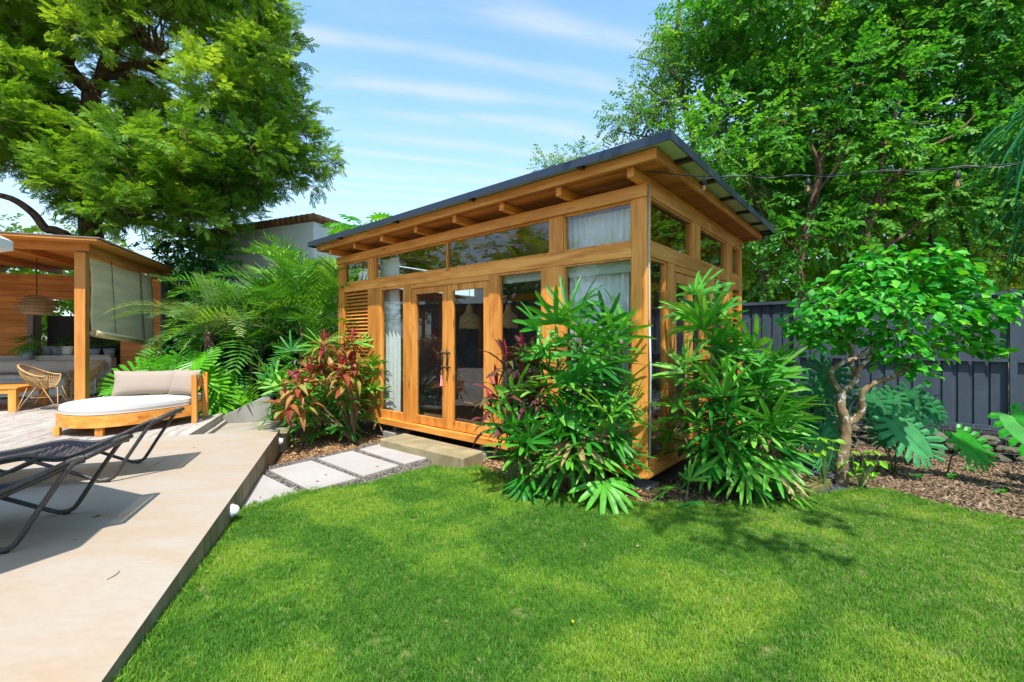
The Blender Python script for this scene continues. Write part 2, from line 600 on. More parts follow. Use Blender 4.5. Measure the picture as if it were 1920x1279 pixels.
G('leaf_monstera_green', [(0.02, 0.26, 0.02), (0.04, 0.36, 0.02)], 'random', 0.28, 0.35, 0.5)
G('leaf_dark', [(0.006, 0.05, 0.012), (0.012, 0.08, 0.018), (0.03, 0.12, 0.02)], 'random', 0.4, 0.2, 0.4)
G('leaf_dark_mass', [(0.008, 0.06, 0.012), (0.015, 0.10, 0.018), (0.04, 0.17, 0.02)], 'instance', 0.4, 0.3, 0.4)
G('leaf_bronze', [(0.20, 0.03, 0.025), (0.30, 0.07, 0.03), (0.36, 0.17, 0.05), (0.34, 0.28, 0.06), (0.22, 0.28, 0.05)], 'random', 0.36, 0.35, 0.5, (1.3, 1.0, 0.8))
G('leaf_crimson', [(0.30, 0.012, 0.03), (0.40, 0.025, 0.07), (0.46, 0.06, 0.12)], 'random', 0.36, 0.4, 0.5, (1.3, 0.9, 0.9))
G('leaf_purple', [(0.07, 0.022, 0.03), (0.16, 0.04, 0.045), (0.12, 0.09, 0.035), (0.06, 0.11, 0.03)], 'random', 0.3, 0.25, 0.5, (1.3, 0.9, 0.8))
G('mulch_chip', [(0.10, 0.045, 0.02), (0.22, 0.11, 0.05), (0.40, 0.23, 0.11), (0.55, 0.38, 0.22)], 'instance', 0.9, 0.0, 0.2)
G('mulch_chip_dark', [(0.045, 0.027, 0.017), (0.11, 0.07, 0.045), (0.22, 0.145, 0.095), (0.34, 0.25, 0.18)], 'instance', 0.9, 0.0, 0.2)
G('pebble', [(0.05, 0.045, 0.042), (0.13, 0.115, 0.105), (0.24, 0.21, 0.19)], 'instance', 0.85, 0.0, 0.3)
G('blue_gravel', [(0.02, 0.022, 0.03), (0.06, 0.065, 0.085), (0.14, 0.15, 0.18)], 'instance', 0.8, 0.0, 0.3)
G('leaf_fallen', [(0.10, 0.05, 0.02), (0.18, 0.12, 0.03)], 'random', 0.8, 0.1, 0.2)
G('leaf_yellow', [(0.65, 0.50, 0.01), (0.70, 0.55, 0.02)], 'random', 0.6, 0.3, 0.2)


G('leaf_dry0', [(0.40, 0.26, 0.12), (0.5, 0.36, 0.2)], 'random', 0.8, 0.1, 0.2)


def mat(n):
    return MATS[n]


# ------------------------------------------------------------------ mesh helpers
class MB:
    def __init__(self):
        self.v = []
        self.f = []

    def add(self, vs, fs):
        o = len(self.v)
        self.v += [tuple(p) for p in vs]
        self.f += [tuple(i + o for i in f) for f in fs]
        return self

    def box(self, x0, x1, y0, y1, z0, z1):
        if x0 > x1:
            x0, x1 = x1, x0
        if y0 > y1:
            y0, y1 = y1, y0
        vs = [(x0, y0, z0), (x1, y0, z0), (x1, y1, z0), (x0, y1, z0), (x0, y0, z1), (x1, y0, z1), (x1, y1, z1), (x0, y1, z1)]
        return self.add(vs, [(0, 3, 2, 1), (4, 5, 6, 7), (0, 1, 5, 4), (1, 2, 6, 5), (2, 3, 7, 6), (3, 0, 4, 7)])

    def prism(self, poly, z0, z1):
        n = len(poly)
        vs = [(p[0], p[1], z0) for p in poly] + [(p[0], p[1], z1) for p in poly]
        fs = [tuple(range(n))[::-1], tuple(range(n, 2 * n))]
        fs += [(i, (i + 1) % n, (i + 1) % n + n, i + n) for i in range(n)]
        return self.add(vs, fs)

    def tube(self, pts, r, n=8, cap=True):
        pts = [Vector(p) for p in pts]
        m = len(pts)
        rs = r if isinstance(r, (list, tuple)) else [r] * m
        vs, fs = [], []
        up = None
        for i, p in enumerate(pts):
            d = (pts[min(i + 1, m - 1)] - pts[max(i - 1, 0)])
            if d.length < 1e-9:
                d = Vector((0, 0, 1))
            d.normalize()
            if up is None:
                up = Vector((0, 0, 1)) if abs(d.z) < 0.9 else Vector((1, 0, 0))
            s = d.cross(up)
            if s.length < 1e-6:
                s = d.orthogonal()
            s.normalize()
            up = s.cross(d).normalized()
            for k in range(n):
                a = 2 * PI * k / n
                vs.append(p + (s * math.cos(a) + up * math.sin(a)) * rs[i])
        for i in range(m - 1):
            for k in range(n):
                a, b = i * n + k, i * n + (k + 1) % n
                fs.append((a, b, b + n, a + n))
        if cap:
            fs.append(tuple(range(n))[::-1])
            fs.append(tuple((m - 1) * n + k for k in range(n)))
        return self.add(vs, fs)

    def lathe(self, prof, n=20, c=(0, 0, 0), cap=True):
        vs, fs = [], []
        m = len(prof)
        for (r, z) in prof:
            for k in range(n):
                a = 2 * PI * k / n
                vs.append((c[0] + r * math.cos(a), c[1] + r * math.sin(a), c[2] + z))
        for i in range(m - 1):
            for k in range(n):
                a, b = i * n + k, i * n + (k + 1) % n
                fs.append((a, b, b + n, a + n))
        if cap:
            fs.append(tuple(range(n))[::-1])
            fs.append(tuple((m - 1) * n + k for k in range(n)))
        return self.add(vs, fs)

    def grid(self, P):
        """P[i][j] points"""
        m, n = len(P), len(P[0])
        vs = [p for row in P for p in row]
        fs = [(i * n + j, i * n + j + 1, (i + 1) * n + j + 1, (i + 1) * n + j) for i in range(m - 1) for j in range(n - 1)]
        return self.add(vs, fs)

    def mesh(self, name, m=None, smooth=False, xf=None):
        vs = [xf(Vector(p)) for p in self.v] if xf else self.v
        me = bpy.data.meshes.new(name)
        me.from_pydata([tuple(p) for p in vs], [], self.f)
        if smooth:
            me.shade_smooth()
        if m:
            me.materials.append(mat(m) if isinstance(m, str) else m)
        return me


def put(name, me, parent=None, loc=None, rot=None, scale=None):
    o = bpy.data.objects.new(name, me)
    C.objects.link(o)
    if parent is not None:
        o.parent = parent
    if loc is not None:
        o.location = loc
    if rot is not None:
        o.rotation_euler = rot
    if scale is not None:
        o.scale = (scale,) * 3 if isinstance(scale, (int, float)) else scale
    return o


def part(name, mb, m, parent=None, smooth=False, bevel=0.0, xf=None, solid=0.0):
    o = put(name, mb.mesh(name, m, smooth, xf), parent)
    if solid:
        s = o.modifiers.new('solid', 'SOLIDIFY')
        s.thickness = solid
    if bevel:
        b = o.modifiers.new('bevel', 'BEVEL')
        b.width = bevel
        b.segments = 2
        b.limit_method = 'ANGLE'
    return o


def thing(name, label, cat, loc=(0, 0, 0), rotz=0.0, group=None):
    o = bpy.data.objects.new(name, None)
    C.objects.link(o)
    o.empty_display_size = 0.1
    o.location = loc
    o.rotation_euler = (0, 0, rotz)
    return tag(o, label, cat, group)


def tag(o, label, cat, group=None):
    o['label'] = label
    o['category'] = cat
    if group:
        o['group'] = group
    return o


def structure(name, mb, m, smooth=False, xf=None):
    o = part(name, mb, m, None, smooth, xf=xf)
    o['kind'] = 'structure'
    return o


def stuff(o, label=None, cat=None):
    o['kind'] = 'stuff'
    if label:
        o['label'] = label
        o['category'] = cat
    return o


def bx(*a):
    return MB().box(*a)


# scattering of small meshes over points (grass tufts, leaf sprays, chips)
def protos(name, meshes):
    col = bpy.data.collections.new(name)
    for i, me in enumerate(meshes):
        col.objects.link(bpy.data.objects.new("%s_%02d" % (name, i), me))
    return col


def scatter(name, pts, rots, scales, tints, col, parent=None):
    n = len(pts)
    me = bpy.data.meshes.new(name)
    me.vertices.add(n)
    me.vertices.foreach_set('co', np.asarray(pts, np.float32).ravel())
    a = me.attributes.new('rot', 'FLOAT_VECTOR', 'POINT')
    a.data.foreach_set('vector', np.asarray(rots, np.float32).ravel())
    a = me.attributes.new('size', 'FLOAT', 'POINT')
    a.data.foreach_set('value', np.asarray(scales, np.float32).ravel())
    a = me.attributes.new('tint', 'FLOAT', 'POINT')
    a.data.foreach_set('value', np.clip(np.asarray(tints, np.float32), 0, 1).ravel())
    a = me.attributes.new('pick', 'INT', 'POINT')
    a.data.foreach_set('value', rng.integers(0, len(col.objects), n).astype(np.int32))
    me.update()
    o = put(name, me, parent)
    g = bpy.data.node_groups.new(name + '_scatter', 'GeometryNodeTree')
    g.interface.new_socket('Geometry', in_out='INPUT', socket_type='NodeSocketGeometry')
    g.interface.new_socket('Geometry', in_out='OUTPUT', socket_type='NodeSocketGeometry')
    gi, go = g.nodes.new('NodeGroupInput'), g.nodes.new('NodeGroupOutput')
    iop = g.nodes.new('GeometryNodeInstanceOnPoints')
    ci = g.nodes.new('GeometryNodeCollectionInfo')
    ci.inputs['Collection'].default_value = col
    ci.inputs['Separate Children'].default_value = True
    ci.inputs['Reset Children'].default_value = True
    iop.inputs['Pick Instance'].default_value = True

    def attr(nm, t):
        x = g.nodes.new('GeometryNodeInputNamedAttribute')
        x.data_type = t
        x.inputs['Name'].default_value = nm
        return x.outputs['Attribute']
    e2r = g.nodes.new('FunctionNodeEulerToRotation')
    g.links.new(attr('rot', 'FLOAT_VECTOR'), e2r.inputs[0])
    g.links.new(gi.outputs[0], iop.inputs['Points'])
    g.links.new(ci.outputs[0], iop.inputs['Instance'])
    g.links.new(attr('pick', 'INT'), iop.inputs['Instance Index'])
    g.links.new(e2r.outputs[0], iop.inputs['Rotation'])
    g.links.new(attr('size', 'FLOAT'), iop.inputs['Scale'])
    g.links.new(iop.outputs[0], go.inputs[0])
    md = o.modifiers.new('scatter', 'NODES')
    md.node_group = g
    o['kind'] = 'stuff'
    return o


def inside(poly, x, y):
    x = np.asarray(x, float)
    y = np.asarray(y, float)
    r = np.zeros(x.shape, bool)
    n = len(poly)
    for i in range(n):
        x1, y1 = poly[i][0], poly[i][1]
        x2, y2 = poly[(i + 1) % n][0], poly[(i + 1) % n][1]
        if y1 == y2:
            continue
        c = ((y1 > y) != (y2 > y)) & (x < (x2 - x1) * (y - y1) / (y2 - y1) + x1)
        r ^= c
    return r


def vnoise(x, y, s, seed=0.0):
    """cheap smooth pseudo noise 0..1"""
    return 0.5 + 0.5 * (np.sin(x * s + 1.3 * np.sin(y * s * 0.7 + seed) + seed) * np.cos(y * s * 1.1 + 1.1 * np.sin(x * s * 0.8 + seed * 2))) 

# ================================================================== SETTING
# one sheet of ground, fine near the camera, reaching the horizon
xs = np.concatenate([np.array([-600, -200, -80, -40, -20]), np.arange(-10, 10.01, 0.25), np.array([14, 20, 40, 80, 200, 600])])
ys = np.concatenate([np.array([-600, -200, -60, -20, -8]), np.arange(-3, 12.01, 0.25), np.array([16, 22, 40, 80, 200, 600])])
P = [[(x, y, float(ground(x, y)) - 0.03 if abs(x) < 12 and -4 < y < 13 else -0.2) for x in xs] for y in ys]
structure('ground', MB().grid(P), 'soil', True)

LAWN = [(-1.34, 0.2)]
LAWN = [pw(-0.84, -3.0), pw(-0.84, 1.0), pw(-0.84, 4.50)]
for px, py in ((505, 946), (565, 926), (620, 912), (681, 894), (730, 883), (775, 873), (830, 870), (880, 874), (915, 890),
               (950, 908), (1000, 925), (1060, 934), (1130, 940), (1220, 952), (1330, 955), (1440, 952), (1530, 944), (1600, 926),
               (1660, 924), (1720, 940), (1780, 957), (1850, 972), (1920, 985), (2050, 1010), (2300, 1040)):
    LAWN.append(onz(px, py, float(ground(*onz(px, py, 0)[:2]))))
LAWN += [Vector((8, 1, 0)), Vector((8, -4, 0)), Vector((0, -4, 0))]
LAWNP = [(p.x, p.y) for p in LAWN]


def sheet(name, poly, m, step, dz, x0, x1, y0, y1):
    gx = np.arange(x0, x1 + step / 2, step)
    gy = np.arange(y0, y1 + step / 2, step)
    X, Y = np.meshgrid(gx, gy)
    Z = ground(X, Y) + dz
    ins = inside(poly, X + step / 2, Y + step / 2)
    idx = -np.ones(X.shape, int)
    used = np.zeros(X.shape, bool)
    for dj in (0, 1):
        for di in (0, 1):
            used[dj:, di:] |= ins[:ins.shape[0] - dj, :ins.shape[1] - di]
    idx[used] = np.arange(used.sum())
    vs = np.stack([X[used], Y[used], Z[used]], 1)
    jj, ii = np.nonzero(ins[:-1, :-1])
    fs = np.stack([idx[jj, ii], idx[jj, ii + 1], idx[jj + 1, ii + 1], idx[jj + 1, ii]], 1)
    b = MB()
    b.v = [tuple(v) for v in vs.tolist()]
    b.f = [tuple(f) for f in fs.tolist()]
    return structure(name, b, m, True)


sheet('lawn', LAWNP, 'turf_soil', 0.06, 0.0, -3.5, 8.1, -4, 6.5)

# terrace (raised pale concrete platform) and what edges it
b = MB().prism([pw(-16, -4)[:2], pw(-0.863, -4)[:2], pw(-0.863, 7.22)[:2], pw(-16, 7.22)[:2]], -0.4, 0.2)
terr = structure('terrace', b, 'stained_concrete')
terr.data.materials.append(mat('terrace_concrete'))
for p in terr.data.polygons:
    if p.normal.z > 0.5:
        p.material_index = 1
b = MB().prism([pw(-0.96, 7.226)[:2], pw(-0.78, 7.226)[:2], pw(-0.78, 7.75)[:2], pw(-0.96, 7.75)[:2]], -0.4, 0.13)
o = part('garden_kerb', b, 'stained_concrete', bevel=0.01)
tag(o, 'low mossy concrete kerb block past the far end of the terrace', 'kerb')
b = MB().prism([pw(-2.06, 7.224)[:2], pw(-0.965, 7.224)[:2], pw(-0.965, 9.04)[:2], pw(-2.06, 9.04)[:2]], -0.4, 0.03)
structure('pavement', b, 'paving_grey')
b = MB().prism([pw(-1.85, 7.30)[:2], pw(-1.45, 7.30)[:2], pw(-1.45, 7.62)[:2], pw(-1.85, 7.62)[:2]], 0.03, 0.045)
tag(part('paving_slab', b, 'terrace_concrete', bevel=0.004), 'small pale square slab lying on the grey paving beside the deck step', 'slab')
# sloping planter wall behind the step
wl = MB()
q = [(-2.0, 9.05), (-1.22, 9.05), (-1.22, 9.25), (-2.0, 9.25)]
zs = [0.14, 0.52, 0.52, 0.14]
vs = [pw(a, b_, -0.3) for a, b_ in q] + [pw(a, b_, z) for (a, b_), z in zip(q, zs)]
wl.add(vs, [(0, 3, 2, 1), (4, 5, 6, 7), (0, 1, 5, 4), (1, 2, 6, 5), (2, 3, 7, 6), (3, 0, 4, 7)])
tag(part('planter_wall', wl, 'grey_render', bevel=0.008), 'low grey concrete planter wall with a sloping top behind the paving', 'wall')

# wooden deck of single boards running away from the terrace
deck = bpy.data.objects.new('deck', None)
C.objects.link(deck)
deck['kind'] = 'structure'
deck.location = pw(0, 0, 0)
deck.rotation_euler = (0, 0, PROT)
part('deck_base', bx(-12, -2.03, 7.225, 9.08, -0.3, 0.16).box(-12, -3.9, 9.08, 14.3, -0.3, 0.16), 'dark_opening', deck)
k = 0
a = -2.0
while a > -11.5:
    w = 0.138
    b1 = 9.10 if a > -3.9 else 14.3
    cuts = [7.228]
    first = 7.9 + 1.3 * random.random() * (k % 2)
    if b1 > 10:
        cuts += [9.4 + 1.6 * random.random(), 12.2 + random.random()]
    cuts.append(b1)
    for c0, c1 in zip(cuts[:-1], cuts[1:]):
        z = 0.196 + random.uniform(-0.0012, 0.0012)
        part('plank', bx(a - w + 0.003, a - 0.003, c0 + 0.002, c1 - 0.002, 0.162, z), 'grey_deck_wood', deck, bevel=0.003)
    a -= w
    k += 1
part('edge_board', bx(-2.0, -1.965, 7.228, 9.12, 0.045, 0.199), 'grey_deck_wood', deck, bevel=0.004)
part('edge_board', bx(-1.965, -1.90, 7.228, 9.04, 0.031, 0.085), 'grey_deck_wood', deck, bevel=0.004)

# stepping slabs
SL = [[(721, 830), (815, 854), (759, 869.5), (674, 842)], [(660, 845), (748, 872), (681, 892), (596, 859.5)],
      [(584, 863), (670, 895.5), (582, 919), (505, 881)], [(493, 889), (565, 925), (446, 960), (440, 935)]]
lab = ['pale square stepping slab next to the sandstone step', 'second pale stepping slab from the sandstone step',
       'third pale stepping slab, one short of the terrace edge', 'pale cut stepping slab wedged against the terrace side']
for i, pl in enumerate(SL):
    poly = [onz(px, py, 0.0) for px, py in pl]
    if i == 3:
        poly = [poly[0], poly[1], poly[2], pw(-0.858, 4.62), pw(-0.858, 5.55)]
    bb = MB().prism([(p.x, p.y) for p in poly][::-1], -0.14, 0.0)
    o = part('stepping_slab', bb, 'stepping_concrete', bevel=0.004)
    tag(o, lab[i], 'paving slab', 'stepping slabs to the glass door')
st = [onz(px, py, 0.10) for px, py in ((759, 812), (906, 845.5), (868, 859.5), (712, 823))]
o = part('stone_step', MB().prism([(p.x, p.y) for p in st][::-1], -0.14, 0.10), 'sandstone', bevel=0.015)
tag(o, 'yellowish sandstone step below the glass double door', 'step')

# ------------------------------------------------------------------ scattered ground cover
def quadmesh(name, quads, m):
    b = MB()
    for q in quads:
        b.add(q, [tuple(range(len(q)))])
    return b.mesh(name, m)


def blade(p, az, h, w, lean, seg=2):
    d = Vector((math.cos(az), math.sin(az), 0))
    s = Vector((-d.y, d.x, 0)) * w
    m1 = p + Vector((0, 0, h * 0.55)) + d * lean * 0.3 * h
    t = p + Vector((0, 0, h)) + d * lean * h
    return [[p - s, p + s, m1 + s * 0.8, m1 - s * 0.8], [m1 - s * 0.8, m1 + s * 0.8, t]]


def tuft(name, n, rad, h, w, m='grass_blade'):
    qs = []
    for _ in range(n):
        r = rad * math.sqrt(random.random())
        t = random.random() * 2 * PI
        p = Vector((r * math.cos(t), r * math.sin(t), -0.003))
        qs += blade(p, random.random() * 2 * PI, h * random.uniform(0.5, 1.1), w * random.uniform(0.7, 1.3), random.uniform(0.1, 1.0))
    return quadmesh(name, qs, m)


tufts = protos('turf', [tuft('turf_%d' % i, 17, 0.022, 0.028, 0.0014) for i in range(6)])
GD = []
for (y0, y1, dens) in ((1.6, 2.6, 5200), (2.6, 3.6, 4600), (3.6, 4.6, 3600), (4.6, 6.2, 3000)):
    xl, xr = -2.6 * 1.0 if y0 < 3 else -3.0, min(1.17 * y1 + 0.2, 7)
    n = int(dens * (y1 - y0) * (xr - xl))
    x = rng.uniform(xl, xr, n)
    y = rng.uniform(y0, y1, n)
    ok = inside(LAWNP, x, y) & (np.abs(x) < 1.18 * y + 0.15)
    GD.append(np.stack([x[ok], y[ok]], 1))
GD = np.concatenate(GD)
x, y = GD[:, 0], GD[:, 1]
n = len(x)
# patchy lawn: lime patches, duller bare patches, dry specks
f1 = vnoise(x, y, 2.3, 0.7) * 0.5 + vnoise(x + 3, y - 2, 5.1, 2.1) * 0.3 + vnoise(x, y, 11.0, 4.0) * 0.2
fine = vnoise(x, y, 23.0, 1.0)
tint = 0.16 + 0.42 * sstep(f1, 0.38, 0.80) + 0.10 * (fine - 0.5) + rng.normal(0, 0.11, n)
pale = sstep(x, 0.6, 3.0) * 0.14
tint = tint + pale
bare = sstep(vnoise(x - 1.1, y + 0.4, 3.7, 5.3) * 0.6 + vnoise(x, y, 17.0, 2.0) * 0.4, 0.86, 0.98)
dry = rng.random(n) < (0.04 + 0.30 * bare + 0.20 * sstep(x, 0.8, 3.2))
tint = np.where(dry, 0.92 + 0.08 * rng.random(n), np.clip(tint, 0, 0.80))
size = rng.uniform(0.75, 1.25, n) * (1.0 - 0.45 * bare) * np.where(dry, 0.8, 1.0)
# longer tufts along the edges of the lawn near the slabs and beds
long_ = np.zeros(n)
for (cx, cy, rr) in ((-0.55, 5.35, 0.7), (0.25, 4.75, 0.7), (-1.1, 5.2, 0.35)):
    long_ = np.maximum(long_, np.exp(-((x - cx) ** 2 + (y - cy) ** 2) / rr ** 2))
size = size * (1 + 1.0 * long_)
tint = np.where(dry, tint, np.clip(tint + 0.16 * long_, 0, 0.8))
rot = np.stack([rng.normal(0, 0.18, n), rng.normal(0, 0.18, n), rng.uniform(0, 2 * PI, n)], 1)
pts = np.stack([x, y, ground(x, y)], 1)
stuff(scatter('grass', pts, rot, size, tint, tufts), 'short patchy green grass growing over the whole lawn', 'grass')

# ragged taller grass where turf meets the beds
ed = []
for i in range(2, len(LAWN) - 5):
    p, q = LAWN[i], LAWN[i + 1]
    L_ = (q - p).length
    for _ in range(int(L_ * 420)):
        t = random.random()
        r = p.lerp(q, t)
        ed.append((r.x + random.gauss(0, 0.05), r.y + random.gauss(0.02, 0.05)))
for _ in range(1500):
    r = pw(-0.845 + abs(random.gauss(0, 0.02)), random.uniform(1.2, 4.5))
    ed.append((r.x, r.y))
ed = np.array(ed)
n = len(ed)
scatter_o = scatter('edge_grass', np.stack([ed[:, 0], ed[:, 1], ground(ed[:, 0], ed[:, 1]) - 0.005], 1),
                    np.stack([rng.normal(0, 0.35, n), rng.normal(0, 0.35, n), rng.uniform(0, 6.28, n)], 1),
                    rng.uniform(0.8, 1.9, n), np.clip(rng.normal(0.35, 0.15, n), 0, 1), tufts)
stuff(scatter_o, 'taller ragged grass fringe along the edges of the lawn', 'grass')


def chip(name, m):
    l, w = random.uniform(0.012, 0.03), random.uniform(0.003, 0.007)
    h = random.uniform(0.001, 0.003)
    b = MB()
    sk = random.uniform(-0.3, 0.3) * l
    b.add([(-l, -w, 0), (l, -w + sk * 0.2, 0), (l * 0.9, w, 0), (-l, w * 0.8, 0), (-l * 0.9, -w * 0.7, h), (l * 0.9, -w * 0.8, h * 1.5), (l * 0.85, w * 0.8, h), (-l * 0.9, w * 0.7, h)],
          [(4, 5, 6, 7), (0, 1, 5, 4), (1, 2, 6, 5), (2, 3, 7, 6), (3, 0, 4, 7)])
    return b.mesh(name, m)


chips = protos('chips', [chip('chip_%d' % i, 'mulch_chip') for i in range(7)])
chipsd = protos('chips_dark', [chip('chipd_%d' % i, 'mulch_chip_dark') for i in range(7)])


def rock(name, m, s=1.0, flat=0.6, sub=1):
    import bmesh
    bm = bmesh.new()
    bmesh.ops.create_icosphere(bm, subdivisions=sub, radius=s)
    for v in bm.verts:
        v.co *= random.uniform(0.78, 1.15)
        v.co.z *= flat
    me = bpy.data.meshes.new(name)
    bm.to_mesh(me)
    bm.free()
    me.materials.append(mat(m))
    return me


def litter(name, poly, bounds, n, col, label, cat, smin=0.8, smax=1.4, z=0.004, tilt=0.35, avoid=None, tmean=None, parent=None):
    x = rng.uniform(bounds[0], bounds[1], n)
    y = rng.uniform(bounds[2], bounds[3], n)
    ok = inside(poly, x, y)
    if avoid is not None:
        for pl in avoid:
            ok &= ~inside(pl, x, y)
    x, y = x[ok], y[ok]
    n = len(x)
    zz = ground(x, y) - 0.03 + z + rng.uniform(0, 0.012, n)
    tt = rng.random(n) if tmean is None else np.clip(rng.normal(tmean, 0.25, n), 0, 1)
    o = scatter(name, np.stack([x, y, zz], 1), np.stack([rng.normal(0, tilt, n), rng.normal(0, tilt, n), rng.uniform(0, 6.28, n)], 1),
                rng.uniform(smin, smax, n), tt, col, parent)
    return stuff(o, label, cat)


# bed between terrace and garden room
BED1 = [pw(-0.80, 4.6)[:2], pw(-0.78, 8.6)[:2], hw(-6.0, 0.2)[:2], hw(0.6, 0.3)[:2], hw(0.9, -0.55)[:2], onz(1130, 936)[:2], onz(1000, 922)[:2],
        onz(940, 903)[:2], onz(900, 880)[:2], onz(860, 868)[:2], onz(775, 871)[:2], onz(681, 890)[:2], onz(565, 922)[:2]]
litter('bark_mulch', BED1, (-3.6, 2.4, 3.6, 9.2), 52000, chips, 'light brown bark mulch on the bed between terrace and garden room', 'mulch', avoid=[LAWNP])
# dark bed along the fence
BED2 = [onz(1130, 940)[:2], onz(1330, 956)[:2], onz(1530, 946)[:2], onz(1600, 928)[:2], onz(1720, 942)[:2], onz(1850, 972)[:2], onz(2050, 1010)[:2],
        (7.6, 4.2), (8.6, 4.2), (7.80, 4.93), (2.15, 9.70), hw(0.0, 3.4)[:2], hw(0.1, -0.3)[:2]]
GRAV = [onz(px, py, -0.06)[:2] for px, py in ((1395, 925), (1440, 938), (1590, 938), (1600, 915), (1560, 890), (1500, 868), (1470, 872), (1440, 850), (1390, 850))]
litter('dark_bark_mulch', BED2, (0.6, 8.6, 3.5, 9.7), 150000, chipsd, 'dark brown bark mulch along the gabion wall and fence', 'mulch', 0.9, 1.6, avoid=[LAWNP, GRAV])
pebs = protos('pebbles', [rock('peb_%d' % i, 'pebble', 0.011) for i in range(4)])
SLABZ = [onz(px, py, 0.0)[:2] for px, py in ((700, 826), (830, 856), (770, 874), (690, 896), (590, 924), (452, 958), (455, 920), (500, 872), (590, 852), (665, 838))]
x = rng.uniform(-4, 0, 60000)
y = rng.uniform(3.5, 7.5, 60000)
ok = inside(SLABZ, x, y)
a_, b_ = x * PA.x + y * PA.y, x * PB.x + y * PB.y
ok &= a_ > -0.85
x, y = x[ok], y[ok]
n = len(x)
o = scatter('gravel', np.stack([x, y, rng.uniform(-0.035, -0.018, n)], 1), rng.uniform(0, 6, (n, 3)), rng.uniform(0.6, 1.3, n), rng.random(n), pebs)
stuff(o, 'grey pebbles filling the joints between the stepping slabs', 'gravel')
b = MB().prism([tuple(p) for p in SLABZ][::-1], -0.2, -0.033)
structure('path', b, 'paving_grey')
grv = protos('grit', [rock('grit_%d' % i, 'blue_gravel', 0.008) for i in range(4)])
litter('blue_gravel', GRAV, (1.6, 4.6, 3.6, 6.3), 90000, grv, 'dark blue grey gravel patch beside the small tree', 'gravel', 0.6, 1.5, 0.0)

# ================================================================== GARDEN ROOM
house = thing('garden_room', 'honey coloured teak garden room with glass walls and flat dark roof', 'building', HC, HROT)
house['kind'] = 'thing'
T = 0.10


def slope(p):
    k = min(max((p.z - 2.5) / 0.4, 0), 1)
    return Vector((p.x, p.y, p.z + (0.011 * p.x - 0.012 * p.y) * k))


def hp(name, m, *boxes, parent=None, bevel=0.004, solid=0.0):
    b = MB()
    for q in boxes:
        b.box(*q)
    return part(name, b, m, parent or house, bevel=bevel, xf=slope)


def fx(px, off=0.0):
    """local x on the front wall (plane y=off) for picture column px"""
    t = (px - 960.0) / FPX
    X0, Y0 = HC.x + HY.x * off, HC.y + HY.y * off
    return -(X0 - t * Y0) / (0.7637 + 0.6455 * t)


def sy(px):
    """local y on the side wall for picture column px"""
    t = (px - 960.0) / FPX
    return (t * HC.y - HC.x) / (0.6455 - 0.7638 * t)


W0 = -5.92
DEP = 3.63
# floor, sill beams, corner posts
hp('floor', 'interior_floor', (W0 + 0.1, -0.1, 0.1, DEP - 0.1, 0.14, 0.21))
hp('sill_beam', 'teak_x', (W0 - 0.02, 0.03, -0.05, 0.10, 0.115, 0.205))
hp('sill_beam', 'teak_y', (-0.10, 0.03, 0.102, DEP, 0.115, 0.205))
hp('sill_beam', 'teak_x', (W0 - 0.02, -0.102, DEP - 0.1, DEP, 0.115, 0.205))
hp('sill_beam', 'teak_y', (W0 - 0.02, W0 + 0.1, 0.102, DEP - 0.102, 0.115, 0.205))
cx = fx(1184)
hp('corner_post', 'teak_z', (cx, 0.0, 0.0, 0.10, 0.207, 2.985))
hp('corner_post', 'teak_z', (W0, fx(644.4), 0.0, 0.10, 0.207, 2.985))
hp('corner_post', 'teak_z', (-0.10, 0.0, DEP - 0.12, DEP, 0.207, 2.985))
hp('corner_post', 'teak_z', (W0, W0 + 0.1, DEP - 0.12, DEP, 0.207, 2.985))
# front rails
hp('middle_rail', 'teak_x', (fx(644.4) + 0.002, cx - 0.002, 0.003, 0.095, 2.325, 2.475))
xt = [fx(644.4) + 0.002, cx - 0.002]
o = hp('top_beam', 'teak_x', (W0 - 0.01, 0.004, -0.03, 0.09, 2.905, 3.03))
# tall mullions below the rail
MU = [(689, 711), (757, 770), (916, 932), (1017, 1055)]
muls = [(fx(a), fx(b_)) for a, b_ in MU]
ZB = 0.207
for (x0, x1) in muls:
    hp('mullion', 'teak_z', (x0, x1, 0.004, 0.096, ZB, 2.323))
for (a, b_) in ((689, 701), (1030, 1055)):
    hp('mullion', 'teak_z', (fx(a), fx(b_), 0.004, 0.094, 2.477, 2.903))


def fwindow(x0, x1, z0, z1, fr, name='window', y0=0.012, y1=0.075, m='teak', frb=None):
    """framed pane in the front wall"""
    frb = fr if frb is None else frb
    b = MB()
    b.box(x0, x1, y0, y1, z1 - fr, z1).box(x0, x1, y0, y1, z0, z0 + frb)
    b.box(x0, x0 + fr, y0, y1, z0 + frb, z1 - fr).box(x1 - fr, x1, y0, y1, z0 + frb, z1 - fr)
    o = part(name, b, m + '_z', house, bevel=0.003, xf=slope)
    ym = (y0 + y1) / 2
    g = bx(x0 + fr - 0.004, x1 - fr + 0.004, ym - 0.003, ym + 0.003, z0 + frb - 0.004, z1 - fr + 0.004)
    part('pane', g, 'glass', o, xf=slope)
    return o


# left fixed window, door pair, right fixed window, big window
fwindow(muls[0][1] + 0.001, muls[1][0] - 0.001, ZB, 2.322, 0.035, frb=0.125)
fwindow(muls[2][1] + 0.001, muls[3][0] - 0.001, ZB, 2.322, 0.03, frb=0.10)
fwindow(muls[3][1] + 0.001, cx - 0.001, ZB, 2.322, 0.018, frb=0.05)
hp('door_header', 'teak_x', (muls[1][1] + 0.002, muls[2][0] - 0.002, 0.006, 0.09, 2.252, 2.323))
dmid = (muls[1][1] + muls[2][0]) / 2


